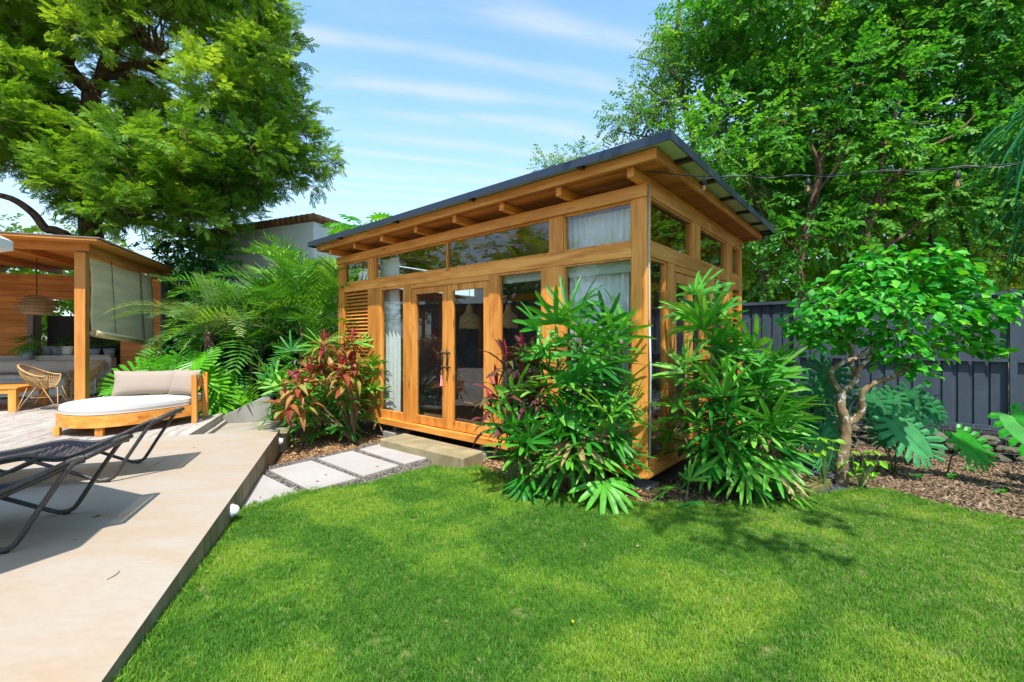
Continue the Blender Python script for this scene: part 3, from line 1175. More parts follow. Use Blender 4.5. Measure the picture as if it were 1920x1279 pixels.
def door(x0, x1, z0, z1, hx):
    b = MB()
    s = 0.105
    y0, y1 = 0.018, 0.068
    b.box(x0, x0 + s, y0, y1, z0, z1).box(x1 - s, x1, y0, y1, z0, z1)
    b.box(x0 + s, x1 - s, y0 + .001, y1 - .001, z1 - 0.085, z1).box(x0 + s, x1 - s, y0 + .001, y1 - .001, z0, z0 + 0.125)
    o = part('door', b, 'teak_z', house, bevel=0.003)
    part('pane', bx(x0 + s - .004, x1 - s + .004, 0.040, 0.046, z0 + 0.12, z1 - 0.08), 'glass', o)
    h = MB()
    h.tube([(hx, -0.035, 1.04), (hx, -0.035, 1.34)], 0.013, 8)
    for z in (1.09, 1.29):
        h.tube([(hx, 0.017, z), (hx, -0.03, z)], 0.009, 8).lathe([(0.02, -0.02), (0.024, 0), (0.02, 0.02)], 10, (hx, -0.035, z))
    part('handle', h, 'black_metal', o, True)
    return o


door(muls[1][1] + 0.004, dmid - 0.003, 0.215, 2.248, dmid - 0.055)
door(dmid + 0.003, muls[2][0] - 0.004, 0.215, 2.248, dmid + 0.055)
# clerestory
fwindow(fx(644.4) + 0.002, fx(689) - 0.002, 2.477, 2.903, 0.022, y0=0.02, y1=0.07)
fwindow(fx(701) + 0.002, fx(836) - 0.001, 2.477, 2.903, 0.020, y0=0.02, y1=0.07)
fwindow(fx(836) + 0.001, fx(1030) - 0.002, 2.477, 2.903, 0.020, y0=0.02, y1=0.07)
fwindow(fx(1055) + 0.002, cx - 0.002, 2.477, 2.903, 0.020, y0=0.02, y1=0.07)
# louvres of the front left bay
lx0, lx1 = fx(644.4) + 0.002, fx(689) - 0.002
z = 0.235
me = bx(lx0, lx1, -0.028, 0.028, -0.006, 0.006).mesh('louvre', 'teak_x')
while z < 2.30:
    o = put('louvre', me, house, (0, 0.052, z), (math.radians(38), 0, 0))
    z += 0.062
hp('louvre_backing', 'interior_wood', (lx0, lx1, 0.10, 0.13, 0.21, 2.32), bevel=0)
# side wall -------------------------------------------------------
ymid = [(1253, 1266), (1325, 1341)]
yp0, yp1 = sy(1364), sy(1374)
hp('middle_rail', 'teak_y', (-0.095, -0.003, 0.102, yp0 - 0.002, 2.325, 2.475))
hp('side_beam', 'teak_y', (-0.10, -0.004, 0.10, DEP - 0.122, 2.935, 3.03))
hp('side_post', 'teak_z', (-0.098, -0.002, yp0, yp1, ZB, 2.933))
hp('middle_rail', 'teak_y', (-0.095, -0.006, yp1 + 0.002, DEP - 0.122, 2.24, 2.475))
for a, b_ in ymid:
    hp('mullion', 'teak_z', (-0.096, -0.004, sy(a), sy(b_), ZB, 2.323))
hp('mullion', 'teak_z', (-0.094, -0.004, sy(1300), sy(1314), 2.477, 2.933))


def swindow(y0, y1, z0, z1, fr, frb=None, x1=-0.02, x0=-0.075, name='window'):
    frb = fr if frb is None else frb
    b = MB()
    b.box(x0, x1, y0, y1, z1 - fr, z1).box(x0, x1, y0, y1, z0, z0 + frb)
    b.box(x0, x1, y0, y0 + fr, z0 + frb, z1 - fr).box(x0, x1, y1 - fr, y1, z0 + frb, z1 - fr)
    o = part(name, b, 'teak_z', house, bevel=0.003, xf=slope)
    xm = (x0 + x1) / 2
    part('pane', bx(xm - 0.003, xm + 0.003, y0 + fr - .004, y1 - fr + .004, z0 + frb - .004, z1 - fr + .004), 'glass', o, xf=slope)
    return o


swindow(0.102, sy(1253) - 0.002, ZB, 2.322, 0.02, 0.06)
ya, yb = sy(1266) + 0.003, sy(1325) - 0.003
ymd = (ya + yb) / 2
hp('door_header', 'teak_y', (-0.09, -0.012, ya, yb, 2.252, 2.323))
for q0, q1 in ((ya + .002, ymd - .002), (ymd + .002, yb - .002)):
    b = MB()
    s = 0.10
    b.box(-0.07, -0.025, q0, q0 + s, 0.215, 2.248).box(-0.07, -0.025, q1 - s, q1, 0.215, 2.248)
    b.box(-0.069, -0.026, q0 + s, q1 - s, 2.13, 2.248).box(-0.069, -0.026, q0 + s, q1 - s, 0.215, 0.35)
    o = part('door', b, 'teak_z', house, bevel=0.003)
    part('pane', bx(-0.051, -0.045, q0 + s - .004, q1 - s + .004, 0.346, 2.134), 'glass', o)
swindow(sy(1341) + 0.002, yp0 - 0.002, ZB, 2.322, 0.025, 0.08)
swindow(0.102, sy(1300) - 0.002, 2.477, 2.933, 0.02)
swindow(sy(1314) + 0.002, yp0 - 0.002, 2.477, 2.933, 0.02)
swindow(yp1 + 0.002, DEP - 0.122, 2.477, 2.933, 0.02)
me = bx(-0.028, 0.028, yp1 + 0.002, DEP - 0.122, -0.006, 0.006).mesh('side_louvre', 'teak_y')
z = 0.235
while z < 2.22:
    put('louvre', me, house, (-0.052, 0, z), (0, math.radians(38), 0))
    z += 0.075
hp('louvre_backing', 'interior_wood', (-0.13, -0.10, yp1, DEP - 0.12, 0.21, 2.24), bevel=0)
# back and left walls
hp('back_wall', 'interior_wall', (W0 + 0.1, -0.102, DEP - 0.09, DEP - 0.03, 0.207, 2.33), bevel=0)
hp('back_wall', 'teak_x', (W0 + 0.1, -0.102, DEP - 0.028, DEP, 0.207, 2.33), bevel=0)
hp('middle_rail', 'teak_x', (W0 + 0.1, -0.102, DEP - 0.1, DEP - 0.001, 2.332, 2.475))
hp('top_beam', 'teak_x', (W0 + 0.1, -0.102, DEP - 0.1, DEP - 0.001, 2.905, 3.03))
hp('back_wall', 'interior_wall', (W0 + 0.1, -0.102, DEP - 0.09, DEP - 0.03, 2.477, 2.903), bevel=0)
hp('left_wall', 'teak_y', (W0 + 0.003, W0 + 0.06, 0.102, DEP - 0.122, 0.207, 2.33), bevel=0)
hp('middle_rail', 'teak_y', (W0 + 0.002, W0 + 0.098, 0.102, DEP - 0.122, 2.332, 2.475))
hp('top_beam', 'teak_y', (W0 + 0.002, W0 + 0.098, 0.102, DEP - 0.122, 2.905, 3.03))
b = MB()
o = part('window', bx(W0 + 0.02, W0 + 0.07, 0.104, DEP - 0.124, 2.477, 2.50), 'teak_y', house, xf=slope)
part('pane', bx(W0 + 0.042, W0 + 0.048, 0.104, DEP - 0.124, 2.50, 2.903), 'glass', o, xf=slope)
# inner partition towards the bathroom bay, a dark headboard
hp('partition', 'interior_wall', (fx(700) - 0.02, fx(700) + 0.05, 0.4, DEP - 0.1, 0.21, 2.33), bevel=0)

# rafters, soffit boards, fascia, roof
RX = [0.052, 0.879, 1.696, 2.514, 3.325, 4.16, 4.936, 5.72]
for u in RX:
    hp('rafter', 'teak_y', (-u - 0.035, -u + 0.035, -0.26, DEP + 0.16, 3.034, 3.125))
# ceiling boards run along the front, one by one over the eave and side, joined inside
yy = -0.30
while yy < DEP + 0.2:
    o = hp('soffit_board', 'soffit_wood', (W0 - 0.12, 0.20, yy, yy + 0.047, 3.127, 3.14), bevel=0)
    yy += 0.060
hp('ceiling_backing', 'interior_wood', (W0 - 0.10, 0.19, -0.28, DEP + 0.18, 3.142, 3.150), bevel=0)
hp('fascia', 'teak_x', (W0 - 0.14, 0.235, -0.335, -0.302, 3.118, 3.215))
hp('fascia', 'teak_y', (0.202, 0.235, -0.300, DEP + 0.2, 3.118, 3.215))
hp('fascia', 'teak_x', (W0 - 0.14, 0.235, DEP + 0.202, DEP + 0.235, 3.118, 3.215))
hp('fascia', 'teak_y', (W0 - 0.14, W0 - 0.121, -0.300, DEP + 0.2, 3.118, 3.215))
# roof sheet (ribbed), its pale underside shows past the fascia
b = MB()
X0, X1, Y0_, Y1_ = W0 - 0.25, 0.40, -0.43, DEP + 0.30
b.box(X0, X1, Y0_, Y1_, 3.232, 3.240)
part('roof', b, 'roof_underside', house, xf=slope)
b = MB().box(X0, X1, Y0_, Y1_, 3.243, 3.252)
xx = X0 + 0.1
while xx < X1:
    b.box(xx, xx + 0.03, Y0_ + 0.01, Y1_ - 0.01, 3.252, 3.272)
    xx += 0.2
part('roof_sheeting', b, 'roof_metal', house, xf=slope)
hp('metal_edge', 'roof_metal', (X0, X1, Y0_ - 0.012, Y0_ - 0.001, 3.197, 3.282), bevel=0.002)
hp('metal_edge', 'roof_metal', (X1 + 0.001, X1 + 0.012, Y0_ - 0.012, Y1_ + 0.012, 3.197, 3.282), bevel=0.002)
hp('metal_edge', 'roof_metal', (X0 - 0.012, X0 - 0.001, Y0_ - 0.012, Y1_ + 0.012, 3.197, 3.282), bevel=0.002)
hp('metal_edge', 'roof_metal', (X0, X1, Y1_ + 0.001, Y1_ + 0.012, 3.197, 3.282), bevel=0.002)
for yy in (0.10, 0.85, 1.6, 2.35, 3.1, 3.72):
    hp('roof_bracket', 'black_metal', (0.238, 0.398, yy, yy + 0.07, 3.200, 3.230), bevel=0)
for u in (0.55, 2.1, 3.65, 5.2):
    hp('roof_bracket', 'black_metal', (-u, -u + 0.05, -0.43, -0.338, 3.195, 3.228), bevel=0)
# black corner cable / down pipe, concrete feet and steel stubs
part('corner_pipe', MB().tube([(0.014, 0.02, 3.03), (0.014, 0.02, 1.7), (0.018, 0.02, 1.6)], 0.006, 6).tube([(0.018, 0.02, 1.62), (0.03, 0.02, 1.2), (0.02, 0.02, 0.22)], 0.011, 6), 'downpipe', house, True)
for (x, y) in ((-0.16, 0.16), (-2.35, 0.12), (-4.3, 0.12), (-5.7, 0.12), (-0.16, 2.0), (-0.16, 3.4), (-3.0, 2.0)):
    b = bx(x - 0.035, x + 0.035, y - 0.035, y + 0.035, 0.0, 0.113)
    o = part('foot', b, 'steel', house)
    part('footing', bx(x - 0.16, x + 0.16, y - 0.16, y + 0.16, -0.2, 0.0), 'grey_render', o, bevel=0.01)


# curtains and what hangs inside: things of their own
def curtain(x0, x1, z0, z1, y, label, amp=0.03, wave=0.11, taper=0.0, axis='x'):
    P_ = []
    n = max(8, int((x1 - x0) / wave * 10))
    zs_ = [z0 + (z1 - z0) * i / 12 for i in range(13)]
    ph = random.random() * 6
    for zz in zs_:
        t = (z1 - zz) / (z1 - z0)
        row = []
        for j in range(n + 1):
            s = j / n
            xx = x0 + (x1 - x0) * s
            xx += taper * t * s * (x1 - x0)
            dy = amp * math.sin(2 * PI * xx / wave + ph + 0.6 * math.sin(7 * s)) * (0.75 + 0.25 * math.sin(5 * t + s * 9))
            p = (xx, y + dy, zz) if axis == 'x' else (y + dy, xx, zz)
            w = hw(p[0], p[1], p[2])
            row.append(w)
        P_.append(row)
    o = part('curtain', MB().grid(P_), 'curtain_cloth', None, True)
    return tag(o, label, 'curtain', 'white curtains in the garden room')


curtain(fx(706, .2), fx(748, .2), 0.24, 2.30, 0.20, 'narrow white curtain behind the window left of the glass doors', taper=0.12)
curtain(fx(1070, .17), fx(1180, .17), 0.24, 2.20, 0.17, 'wide white curtain in the big window beside the corner post', 0.022, 0.085)
curtain(fx(1068, .2), fx(1183, .2), 2.40, 2.88, 0.20, 'short white curtain in the high window beside the corner post', 0.02, 0.075)
curtain(fx(712, .22), fx(750, .22), 2.38, 2.84, 0.22, 'short white curtain at the left end of the long high window', 0.02, 0.09)
curtain(sy(1341), yp0 - 0.02, 0.24, 2.30, -0.22, 'white curtain behind the far pane of the side wall', 0.02, 0.09, 0, 'y')
o = part('blind_box', bx(muls[3][1] + 0.01, cx - 0.02, 0.10, 0.145, 2.19, 2.33), 'window_blind_box', None, xf=lambda p: hw(p.x, p.y, p.z), bevel=0.004)
tag(o, 'pale roller blind box above the wide white curtain', 'blind')
o = part('blind_box', bx(muls[2][1] + 0.01, muls[3][0] - 0.02, 0.10, 0.145, 2.20, 2.33), 'window_blind_box', None, xf=lambda p: hw(p.x, p.y, p.z), bevel=0.004)
tag(o, 'pale roller blind box at the head of the window right of the doors', 'blind')


def pendant(loc, s, label):
    t = thing('pendant_lamp', label, 'lamp', loc, 0, 'straw pendant lamps inside the garden room')
    part('cable', MB().tube([(0, 0, 0), (0, 0, 1.0)], 0.005, 5), 'cord', t)
    pr = [(0.03, 0.0), (0.045, -0.03), (0.05, -0.08), (0.07, -0.13), (0.12, -0.17), (0.15, -0.20)]
    part('lamp_shade', MB().lathe([(r * s, z * s) for r, z in pr], 18, cap=False), 'dry_fibre', t, True)
    fb = MB()
    for ring, zz, n in ((0.15, -0.19, 60), (0.155, -0.24, 70), (0.155, -0.30, 70)):
        for i in range(n):
            a_ = 2 * PI * (i + random.random() * .6) / n
            l = random.uniform(0.07, 0.10)
            p = Vector((ring * math.cos(a_), ring * math.sin(a_), zz)) * s
            q = Vector(((ring + 0.012) * math.cos(a_ + .05), (ring + .012) * math.sin(a_ + .05), zz - l)) * s
            tg = Vector((-math.sin(a_), math.cos(a_), 0)) * 0.006 * s
            fb.add([p - tg, p + tg, q + tg, q - tg], [(0, 1, 2, 3)])
    part('fringe', fb, 'dry_fibre', t)['kind'] = 'stuff'
    return t


p = at(880, 571, 7.3)
pendant(p, 1.0, 'straw fringed pendant lamp seen through the right door leaf')
p = at(953, 571, 6.9)
pendant(p, 0.92, 'straw fringed pendant lamp seen through the window right of the doors')
# low bed inside
bed = thing('bed', 'low bed with white cover inside the garden room', 'bed', hw(-1.6, 1.9, 0.21), HROT)
part('bed_frame', bx(-1.0, 1.0, -0.9, 0.9, 0.0, 0.26), 'interior_wood', bed, bevel=0.01)
part('mattress', bx(-0.96, 0.96, -0.86, 0.86, 0.262, 0.46), 'mattress_fabric', bed, bevel=0.05)
part('headboard', bx(-1.1, 1.1, 1.0, 1.06, 0.0, 0.95), 'interior_wood', bed, bevel=0.01)
# tassel on the door handle
p = hw(dmid - 0.05, -0.05, 1.03)
ts = thing('tassel', 'pink tassel hanging from the glass door handle', 'tassel', p, HROT)
part('loop', MB().tube([(0, 0.0, 0.02), (0.0, -0.005, -0.06)], 0.003, 5), 'pink_thread', ts)
b = MB()
b.lathe([(0.004, -0.06), (0.011, -0.065), (0.013, -0.08), (0.008, -0.09)], 10)
for i in range(26):
    a_ = 2 * PI * i / 26
    b.tube([(0.008 * math.cos(a_), 0.008 * math.sin(a_), -0.088), (0.018 * math.cos(a_), 0.018 * math.sin(a_), -0.2 - 0.006 * random.random())], 0.003, 4)
part('fringe', b, 'pink_thread', ts)

# bulkhead lights on the terrace side
for (px, py, lb) in ((432, 958, 'white round bulkhead light on the terrace side near the lawn'), (522, 828, 'white round bulkhead light at the far corner of the terrace side')):
    best = None
    for i in range(400):
        bq = 2 + i * 0.013
        w_ = pw(-0.863, bq)
        c_ = 960 + FPX * w_.x / w_.y
        if best is None or abs(c_ - px) < best[0]:
            best = (abs(c_ - px), bq)
    bq = best[1]
    w_ = pw(-0.862, bq)
    zz = 1.5 - (py - HOR) * w_.y / FPX
    t = thing('wall_light', lb, 'light', (w_.x, w_.y, zz), PROT, 'bulkhead lights on the terrace side')
    R = Matrix.Rotation(PI / 2, 4, 'Y')
    part('housing', MB().lathe([(0.052, 0.0), (0.052, 0.02), (0.045, 0.026)], 20), 'white_fitting', t, True, xf=lambda p: R @ p)
    part('lens', MB().lathe([(0.044, 0.02), (0.040, 0.045), (0.024, 0.06), (0.002, 0.064)], 20), 'white_fitting', t, True, xf=lambda p: R @ p)

# ================================================================== FENCE, GABION, BACKGROUND BUILDING
F0 = Vector((6.87, 6.3, 0))                      # point on the fence line
FD = -HX                                          # the fence runs like the house front
fence = thing('metal_fence', 'dark charcoal ribbed sheet metal fence behind the garden bed', 'fence', F0, math.atan2(HX.y, HX.x))
# local x: towards the right of the picture
zt = 2.15
for xq in (0.05, -2.50, -5.05, -7.6, 2.6):
    part('post', bx(xq - 0.035, xq + 0.035, -0.075, -0.005, 0.0, zt + 0.02), 'fence_metal', fence)
for i, (xa, xb) in enumerate(((0.09, 2.56), (-2.46, 0.01), (-5.01, -2.54), (-7.56, -5.09))):
    for z0, z1 in ((0.215, 0.27), (1.17, 1.215), (2.10, 2.15)):
        part('rail', bx(xa, xb, -0.06, -0.012 if z1 < 2 else 0.05, z0, z1), 'fence_metal', fence)
    # trapezoidal ribbed sheets, one after the other
    nS = 3
    wS = (xb - xa) / nS
    for s in range(nS):
        pr = []
        x = xa + s * wS + 0.004
        xe = xa + (s + 1) * wS - 0.002
        while x < xe - 0.16:
            pr += [(x, 0), (x + 0.095, 0), (x + 0.108, 0.022), (x + 0.142, 0.022), (x + 0.155, 0)]
            x += 0.165
        pr += [(xe, 0)]
        b = MB()
        b.grid([[Vector((q[0], 0.008 + q[1], zz)) for q in pr] for zz in (0.235, 2.098)])
        part('sheet_panel', b, 'fence_metal', fence, solid=0.003)

gab = thing('gabion_wall', 'low gabion wall of rough stones behind hexagonal wire below the fence', 'wall', F0 + HY * (-0.42), HROT)
random.seed(21)
stm = [rock('stone_%d' % i, 'stone', 1.0, 0.85, 2) for i in range(7)]
for r in range(3):
    x = -6.5 + 0.05 * r
    z = -0.10 + r * 0.115
    while x < 1.6:
        w = random.uniform(0.08, 0.15)
        x += w
        zz = z - 0.02 + 0.03 * math.sin(x)
        put('stone', random.choice(stm), gab, (x, 0.06 + random.uniform(-0.02, 0.03), zz + 0.02), (random.uniform(-.3, .3), random.uniform(-.3, .3), random.uniform(0, 6)),
            (w * 1.02, w * 0.85, random.uniform(0.065, 0.082)))
        x += w
part('stone_core', bx(-6.6, 1.7, 0.08, 0.42, -0.3, 0.20), 'dark_opening', gab)
b = MB()
# hexagonal netting in front of and over the stones
hx_, hz_ = 0.075, 0.065
for i in range(-86, 22):
    for j in range(5):
        x = i * hx_
        z = -0.16 + j * hz_ * 1.5 + (0 if i % 2 == 0 else hz_ * 0.75)
        y = -0.085 + 0.012 * math.sin(i * 1.7 + j * 2.1)
        p1 = Vector((x, y, z))
        p2 = Vector((x, y, z + hz_ * 0.7))
        p3 = Vector((x + hx_, y, z + hz_ * 0.7 + hz_ * 0.4 - (0 if i % 2 == 0 else 0)))
        b.tube([p1, p2], 0.0022, 3, False)
        if i % 2 == 0:
            b.tube([p2, Vector((x + hx_, y, z + hz_ * 0.75))], 0.0022, 3, False)
            b.tube([p2, Vector((x - hx_, y, z + hz_ * 0.75))], 0.0022, 3, False)
part('wire_netting', b, 'wire', gab)['kind'] = 'stuff'
# strip of ground behind gabion up to the fence
b = MB().box(-6.6, 1.7, 0.42, 3.0, -0.3, 0.19)
structure('terrain', b, 'soil', xf=lambda p: F0 + HY * (-0.42) + HX * p.x + HY * p.y + Vector((0, 0, p.z)))

# neighbouring white house behind the palms
nb = thing('neighbour_house', 'plain white plastered house wall with terracotta coping behind the palms', 'building', (0, 0, 0))
c0 = at(372, 441, 15.2)
c1 = at(588, 409, 13.0)
c2 = at(720, 452, 17.0)
q = [c0, c1, c2, Vector((c0.x + 1.0, c0.y + 6, c0.z))]
vs = [Vector((p.x, p.y, -0.3)) for p in q] + q
o = part('wall', MB().add(vs, [(0, 1, 5, 4), (1, 2, 6, 5), (2, 3, 7, 6), (3, 0, 4, 7), (4, 5, 6, 7)]), 'house_plaster', nb)
for (pA, pB) in ((c0, c1), (c1, c2)):
    n = int((pB - pA).length / 0.22)
    d = (pB - pA).normalized()
    for i in range(n):
        s0 = pA + (pB - pA) * (i / n)
        s1 = pA + (pB - pA) * ((i + 1.12) / n)
        up = Vector((0, 0, 0.03))
        part('coping_tile', MB().tube([s0 + up * 0.4, s1 + up], [0.11, 0.125], 8), 'terracotta', nb, True)

# ================================================================== STRING LIGHTS
sl = thing('string_lights', 'black string light cable running from the roof corner over the lawn', 'string lights', (0, 0, 0))
cp = [at(1212, 321, 4.42), at(1265, 327, 4.42), at(1320, 331, 4.35), at(1420, 331, 4.15), at(1515, 330, 3.95), at(1660, 322, 3.55), at(1795, 315, 3.25), at(1920, 305, 3.05), at(2200, 270, 2.7), at(2700, 190, 2.3)]


def smooth(pts, n=6):
    out = []
    m = len(pts)
    for i in range(m - 1):
        p0, p1, p2, p3 = pts[max(i - 1, 0)], pts[i], pts[i + 1], pts[min(i + 2, m - 1)]
        for k in range(n):
            t = k / n
            out.append(0.5 * ((2 * p1) + (p2 - p0) * t + (2 * p0 - 5 * p1 + 4 * p2 - p3) * t * t + (3 * p1 - p0 - 3 * p2 + p3) * t ** 3))
    out.append(pts[-1])
    return out


cpt = smooth(cp)
part('cable', MB().tube(cpt, 0.0042, 6), 'cord', sl, True)
part('cable', MB().tube([p + Vector((0, 0, 0.014 * math.sin(i * 0.9))) for i, p in enumerate(cpt)], 0.002, 5), 'wire', sl, True)
for j, (i, lb) in enumerate(((2, 'clear bulb hanging under the roof edge of the garden room'), (4, 'clear bulb hanging in front of the trees, next after the roof edge'), (6, 'clear bulb hanging nearest the palm fronds'))):
    p = cp[i]
    t = thing('light_bulb', lb, 'light bulb', p, 0.3 * j, 'clear bulbs on the string light')
    part('socket', MB().tube([(0, 0, 0.01), (0, 0, -0.03)], 0.005, 6).lathe([(0.010, -0.025), (0.020, -0.035), (0.021, -0.07), (0.017, -0.078)], 12), 'cord', t, True)
    part('bulb', MB().lathe([(0.013, -0.075), (0.016, -0.085), (0.027, -0.112), (0.029, -0.128), (0.024, -0.146), (0.012, -0.157), (0.001, -0.160)], 16), 'bulb_glass', t, True)
    b = MB()
    for k in range(5):
        a_ = k * 1.256
        b.tube([(0.004 * math.cos(a_), 0.004 * math.sin(a_), -0.085), (0.010 * math.cos(a_), 0.010 * math.sin(a_), -0.13)], 0.0016, 4)
    part('filament', b, 'filament', t)

# ================================================================== LOUNGERS
PROF = [(0.37, 0.545), (0.30, 0.53), (0.10, 0.43), (-0.15, 0.315), (-0.26, 0.272), (-0.36, 0.25), (-0.47, 0.262), (-0.59, 0.282), (-0.74, 0.265), (-0.95, 0.225), (-1.15, 0.20), (-1.35, 0.215), (-1.45, 0.23)]


def lounger(foot_a, foot_b, label):
    """foot_a/foot_b: terrace coordinates of the middle between the two head feet"""
    t = thing('lounger', label, 'sun lounger', pw(foot_a, foot_b, 0.2), PROT, 'black woven sun loungers on the terrace')
    hw_ = 0.33
    pr = smooth([Vector((x, 0, z)) for x, z in PROF], 4)
    for s in (-1, 1):
        rail = [Vector((p.x, s * hw_, p.z)) for p in pr]
        part('side_rail', MB().tube(rail, 0.0165, 10), 'tube_black', t, True)
        # second tube: from the head down to the rear foot, along the floor and back up to the seat
        leg = smooth([Vector(v) for v in ((0.365, s * hw_, 0.54), (0.30, s * hw_, 0.50), (0.16, s * hw_, 0.27), (0.05, s * hw_, 0.075), (0.01, s * hw_, 0.03), (-0.05, s * hw_, 0.018),
                                          (-0.12, s * hw_, 0.04), (-0.33, s * hw_, 0.14), (-0.60, s * hw_, 0.265))], 5)
        part('leg', MB().tube(leg, 0.0155, 10), 'tube_black', t, True)
        leg = smooth([Vector(v) for v in ((-0.50, s * hw_, 0.262), (-0.72, s * hw_, 0.15), (-0.95, s * hw_, 0.045), (-1.02, s * hw_, 0.018), (-1.10, s * hw_, 0.03), (-1.24, s * hw_, 0.12), (-1.36, s * hw_, 0.215))], 5)
        part('leg', MB().tube(leg, 0.0155, 10), 'tube_black', t, True)
        part('foot_pad', MB().box(-0.035, 0.0, s * hw_ - 0.015, s * hw_ + 0.015, 0.0, 0.012), 'black_metal', t)
    part('head_bar', MB().tube([(0.37, -hw_, 0.545), (0.37, hw_, 0.545)], 0.016, 10), 'tube_black', t, True)
    part('foot_bar', MB().tube([(-1.45, -hw_, 0.23), (-1.45, hw_, 0.23)], 0.016, 10), 'tube_black', t, True)
    for k in (0.10, -0.62):
        z = 0.415 if k > 0 else 0.255
        part('cross_bar', MB().tube([(k, -hw_, z), (k, hw_, z)], 0.011, 8), 'tube_black', t, True)
    # woven strands
    b = MB()
    L = [0]
    for p, q in zip(pr[:-1], pr[1:]):
        L.append(L[-1] + (q - p).length)

    def pos(s):
        for i in range(len(pr) - 1):
            if s <= L[i + 1]:
                f = (s - L[i]) / (L[i + 1] - L[i])
                return pr[i].lerp(pr[i + 1], f)
        return pr[-1]
    s = 0.03
    i = 0
    while s < L[-1] - 0.02:
        p = pos(s)
        q = pos(min(s + 0.0115, L[-1]))
        row = []
        ny = 13
        for e in (p, q):
            row.append([Vector((e.x, -hw_ + 2 * hw_ * j / (ny - 1), e.z + 0.006 * ((j + i) % 2) - 0.012 * math.sin(PI * j / (ny - 1)))) for j in range(ny)])
        b.grid(row)
        s += 0.0145
        i += 1
    nl = 34
    for j in range(nl):
        y = -hw_ + 0.02 + (2 * hw_ - 0.04) * j / (nl - 1)
        sag = -0.012 * math.sin(PI * (y + hw_) / (2 * hw_))
        b.grid([[p + Vector((0, y - 0.006, sag + 0.002)) for p in pr[1:-1]], [p + Vector((0, y + 0.006, sag + 0.002)) for p in pr[1:-1]]])
    part('woven_seat', b, 'woven_black', t)
    # wrapped side band
    for s in (-1, 1):
        bb = MB()
        bb.tube([Vector((p.x, s * (hw_ - 0.014), p.z - 0.024)) for p in pr[1:-1]], 0.015, 8)
        part('wrapped_edge', bb, 'tube_black', t, True)
    return t


fA = top((-3.88, 4.75))
fB = top((-3.617, 4.087))
lounger((fA[0] + fB[0]) / 2, (fA[1] + fB[1]) / 2, 'black woven sun lounger farther from the camera, next to the deck')
fA = top((-3.284, 3.367))
fB = top((-3.042, 2.751))
lounger((fA[0] + fB[0]) / 2, (fA[1] + fB[1]) / 2, 'black woven sun lounger nearest the camera, cut by the picture edge')

# ================================================================== PARASOL (its canopy corner shows, its shadow lies on the terrace)
pc = Vector((-3.90, 1.78, 0))
par = thing('parasol', 'white octagonal parasol whose canopy corner shows beside the pergola roof', 'parasol', (pc.x, pc.y, 0.2), 0)
part('base', MB().lathe([(0.34, 0.0), (0.34, 0.06), (0.05, 0.08)], 24), 'grey_render', par)
part('pole', MB().tube([(0, 0, 0.06), (0, 0, 2.55)], 0.024, 12), 'black_metal', par, True)
cn = []
a0 = math.radians(44.7)
b = MB()
rows = []
for r, z in ((0.03, 2.44), (0.45, 2.30), (0.9, 2.09), (1.31, 1.87)):
    rows.append([Vector((r * math.cos(a0 + k * PI / 4), r * math.sin(a0 + k * PI / 4), z)) for k in range(9)])
b.grid(rows)
part('canopy', b, 'parasol_cloth', par, solid=0.004)
b = MB()
val = [[p + Vector((0, 0, dz)) for p in rows[-1]] for dz in (0.004, -0.05)]
part('valance', MB().grid(val), 'parasol_cloth', par, solid=0.003)
for k in range(8):
    part('rib', MB().tube([Vector((0, 0, 2.42)), rows[-1][k] + Vector((0, 0, -0.02))], 0.009, 6), 'black_metal', par)

# ================================================================== PERGOLA
QA, QB = -4.52, 10.30
pg = thing('pergola', 'open teak pergola with plank ceiling and plank back wall over the lounge corner', 'pergola', pw(QA, QB, 0.2), PROT)
# local: x along the terrace right, y away, z over deck level


def pp(name, m, *boxes, bevel=0.004, parent=None):
    b = MB()
    for q in boxes:
        b.box(*q)
    return part(name, b, m, parent or pg, bevel=bevel)


BW = 3.60                                           # back wall distance
for (x, y) in ((0, 0), (-5.2, 0)):
    pp('post', 'pergola_wood_z', (x, x + 0.155, y, y + 0.155, 0.0, 2.84))
pp('beam', 'pergola_wood_x', (-6.6, 0.20, 0.02, 0.13, 2.86, 3.0))
pp('post_cap', 'black_metal', (0.02, 0.14, 0.02, 0.14, 2.841, 2.859), bevel=0)
pp('side_beam', 'pergola_wood_y', (0.03, 0.13, 0.132, BW + 0.5, 2.84, 3.0))
for i in range(6):
    x = -1.05 - i * 1.05
    pp('rafter', 'pergola_wood_y', (x, x + 0.07, 0.132, BW + 0.5, 2.87, 3.0))
# ceiling planks run across
y = -0.42
while y < BW + 0.55:
    pp('ceiling_plank', 'pergola_wood_x', (-6.8, 0.50, y, y + 0.105, 3.002, 3.018), bevel=0)
    y += 0.109
# ribbed roof sheet
b = MB()
pr = []
y = -0.46
while y < BW + 0.60:
    pr += [(y, 0.0), (y + 0.025, 0.0), (y + 0.038, 0.022), (y + 0.063, 0.022)]
    y += 0.076
b.grid([[Vector((x, q[0], 3.024 + q[1])) for q in pr] for x in (-6.9, 0.54)])
part('roof', b, 'pergola_roof_sheet', pg, solid=0.004)
pp('roof_trim', 'pergola_wood_x', (-6.9, 0.50, -0.445, -0.425, 2.985, 3.02), bevel=0)
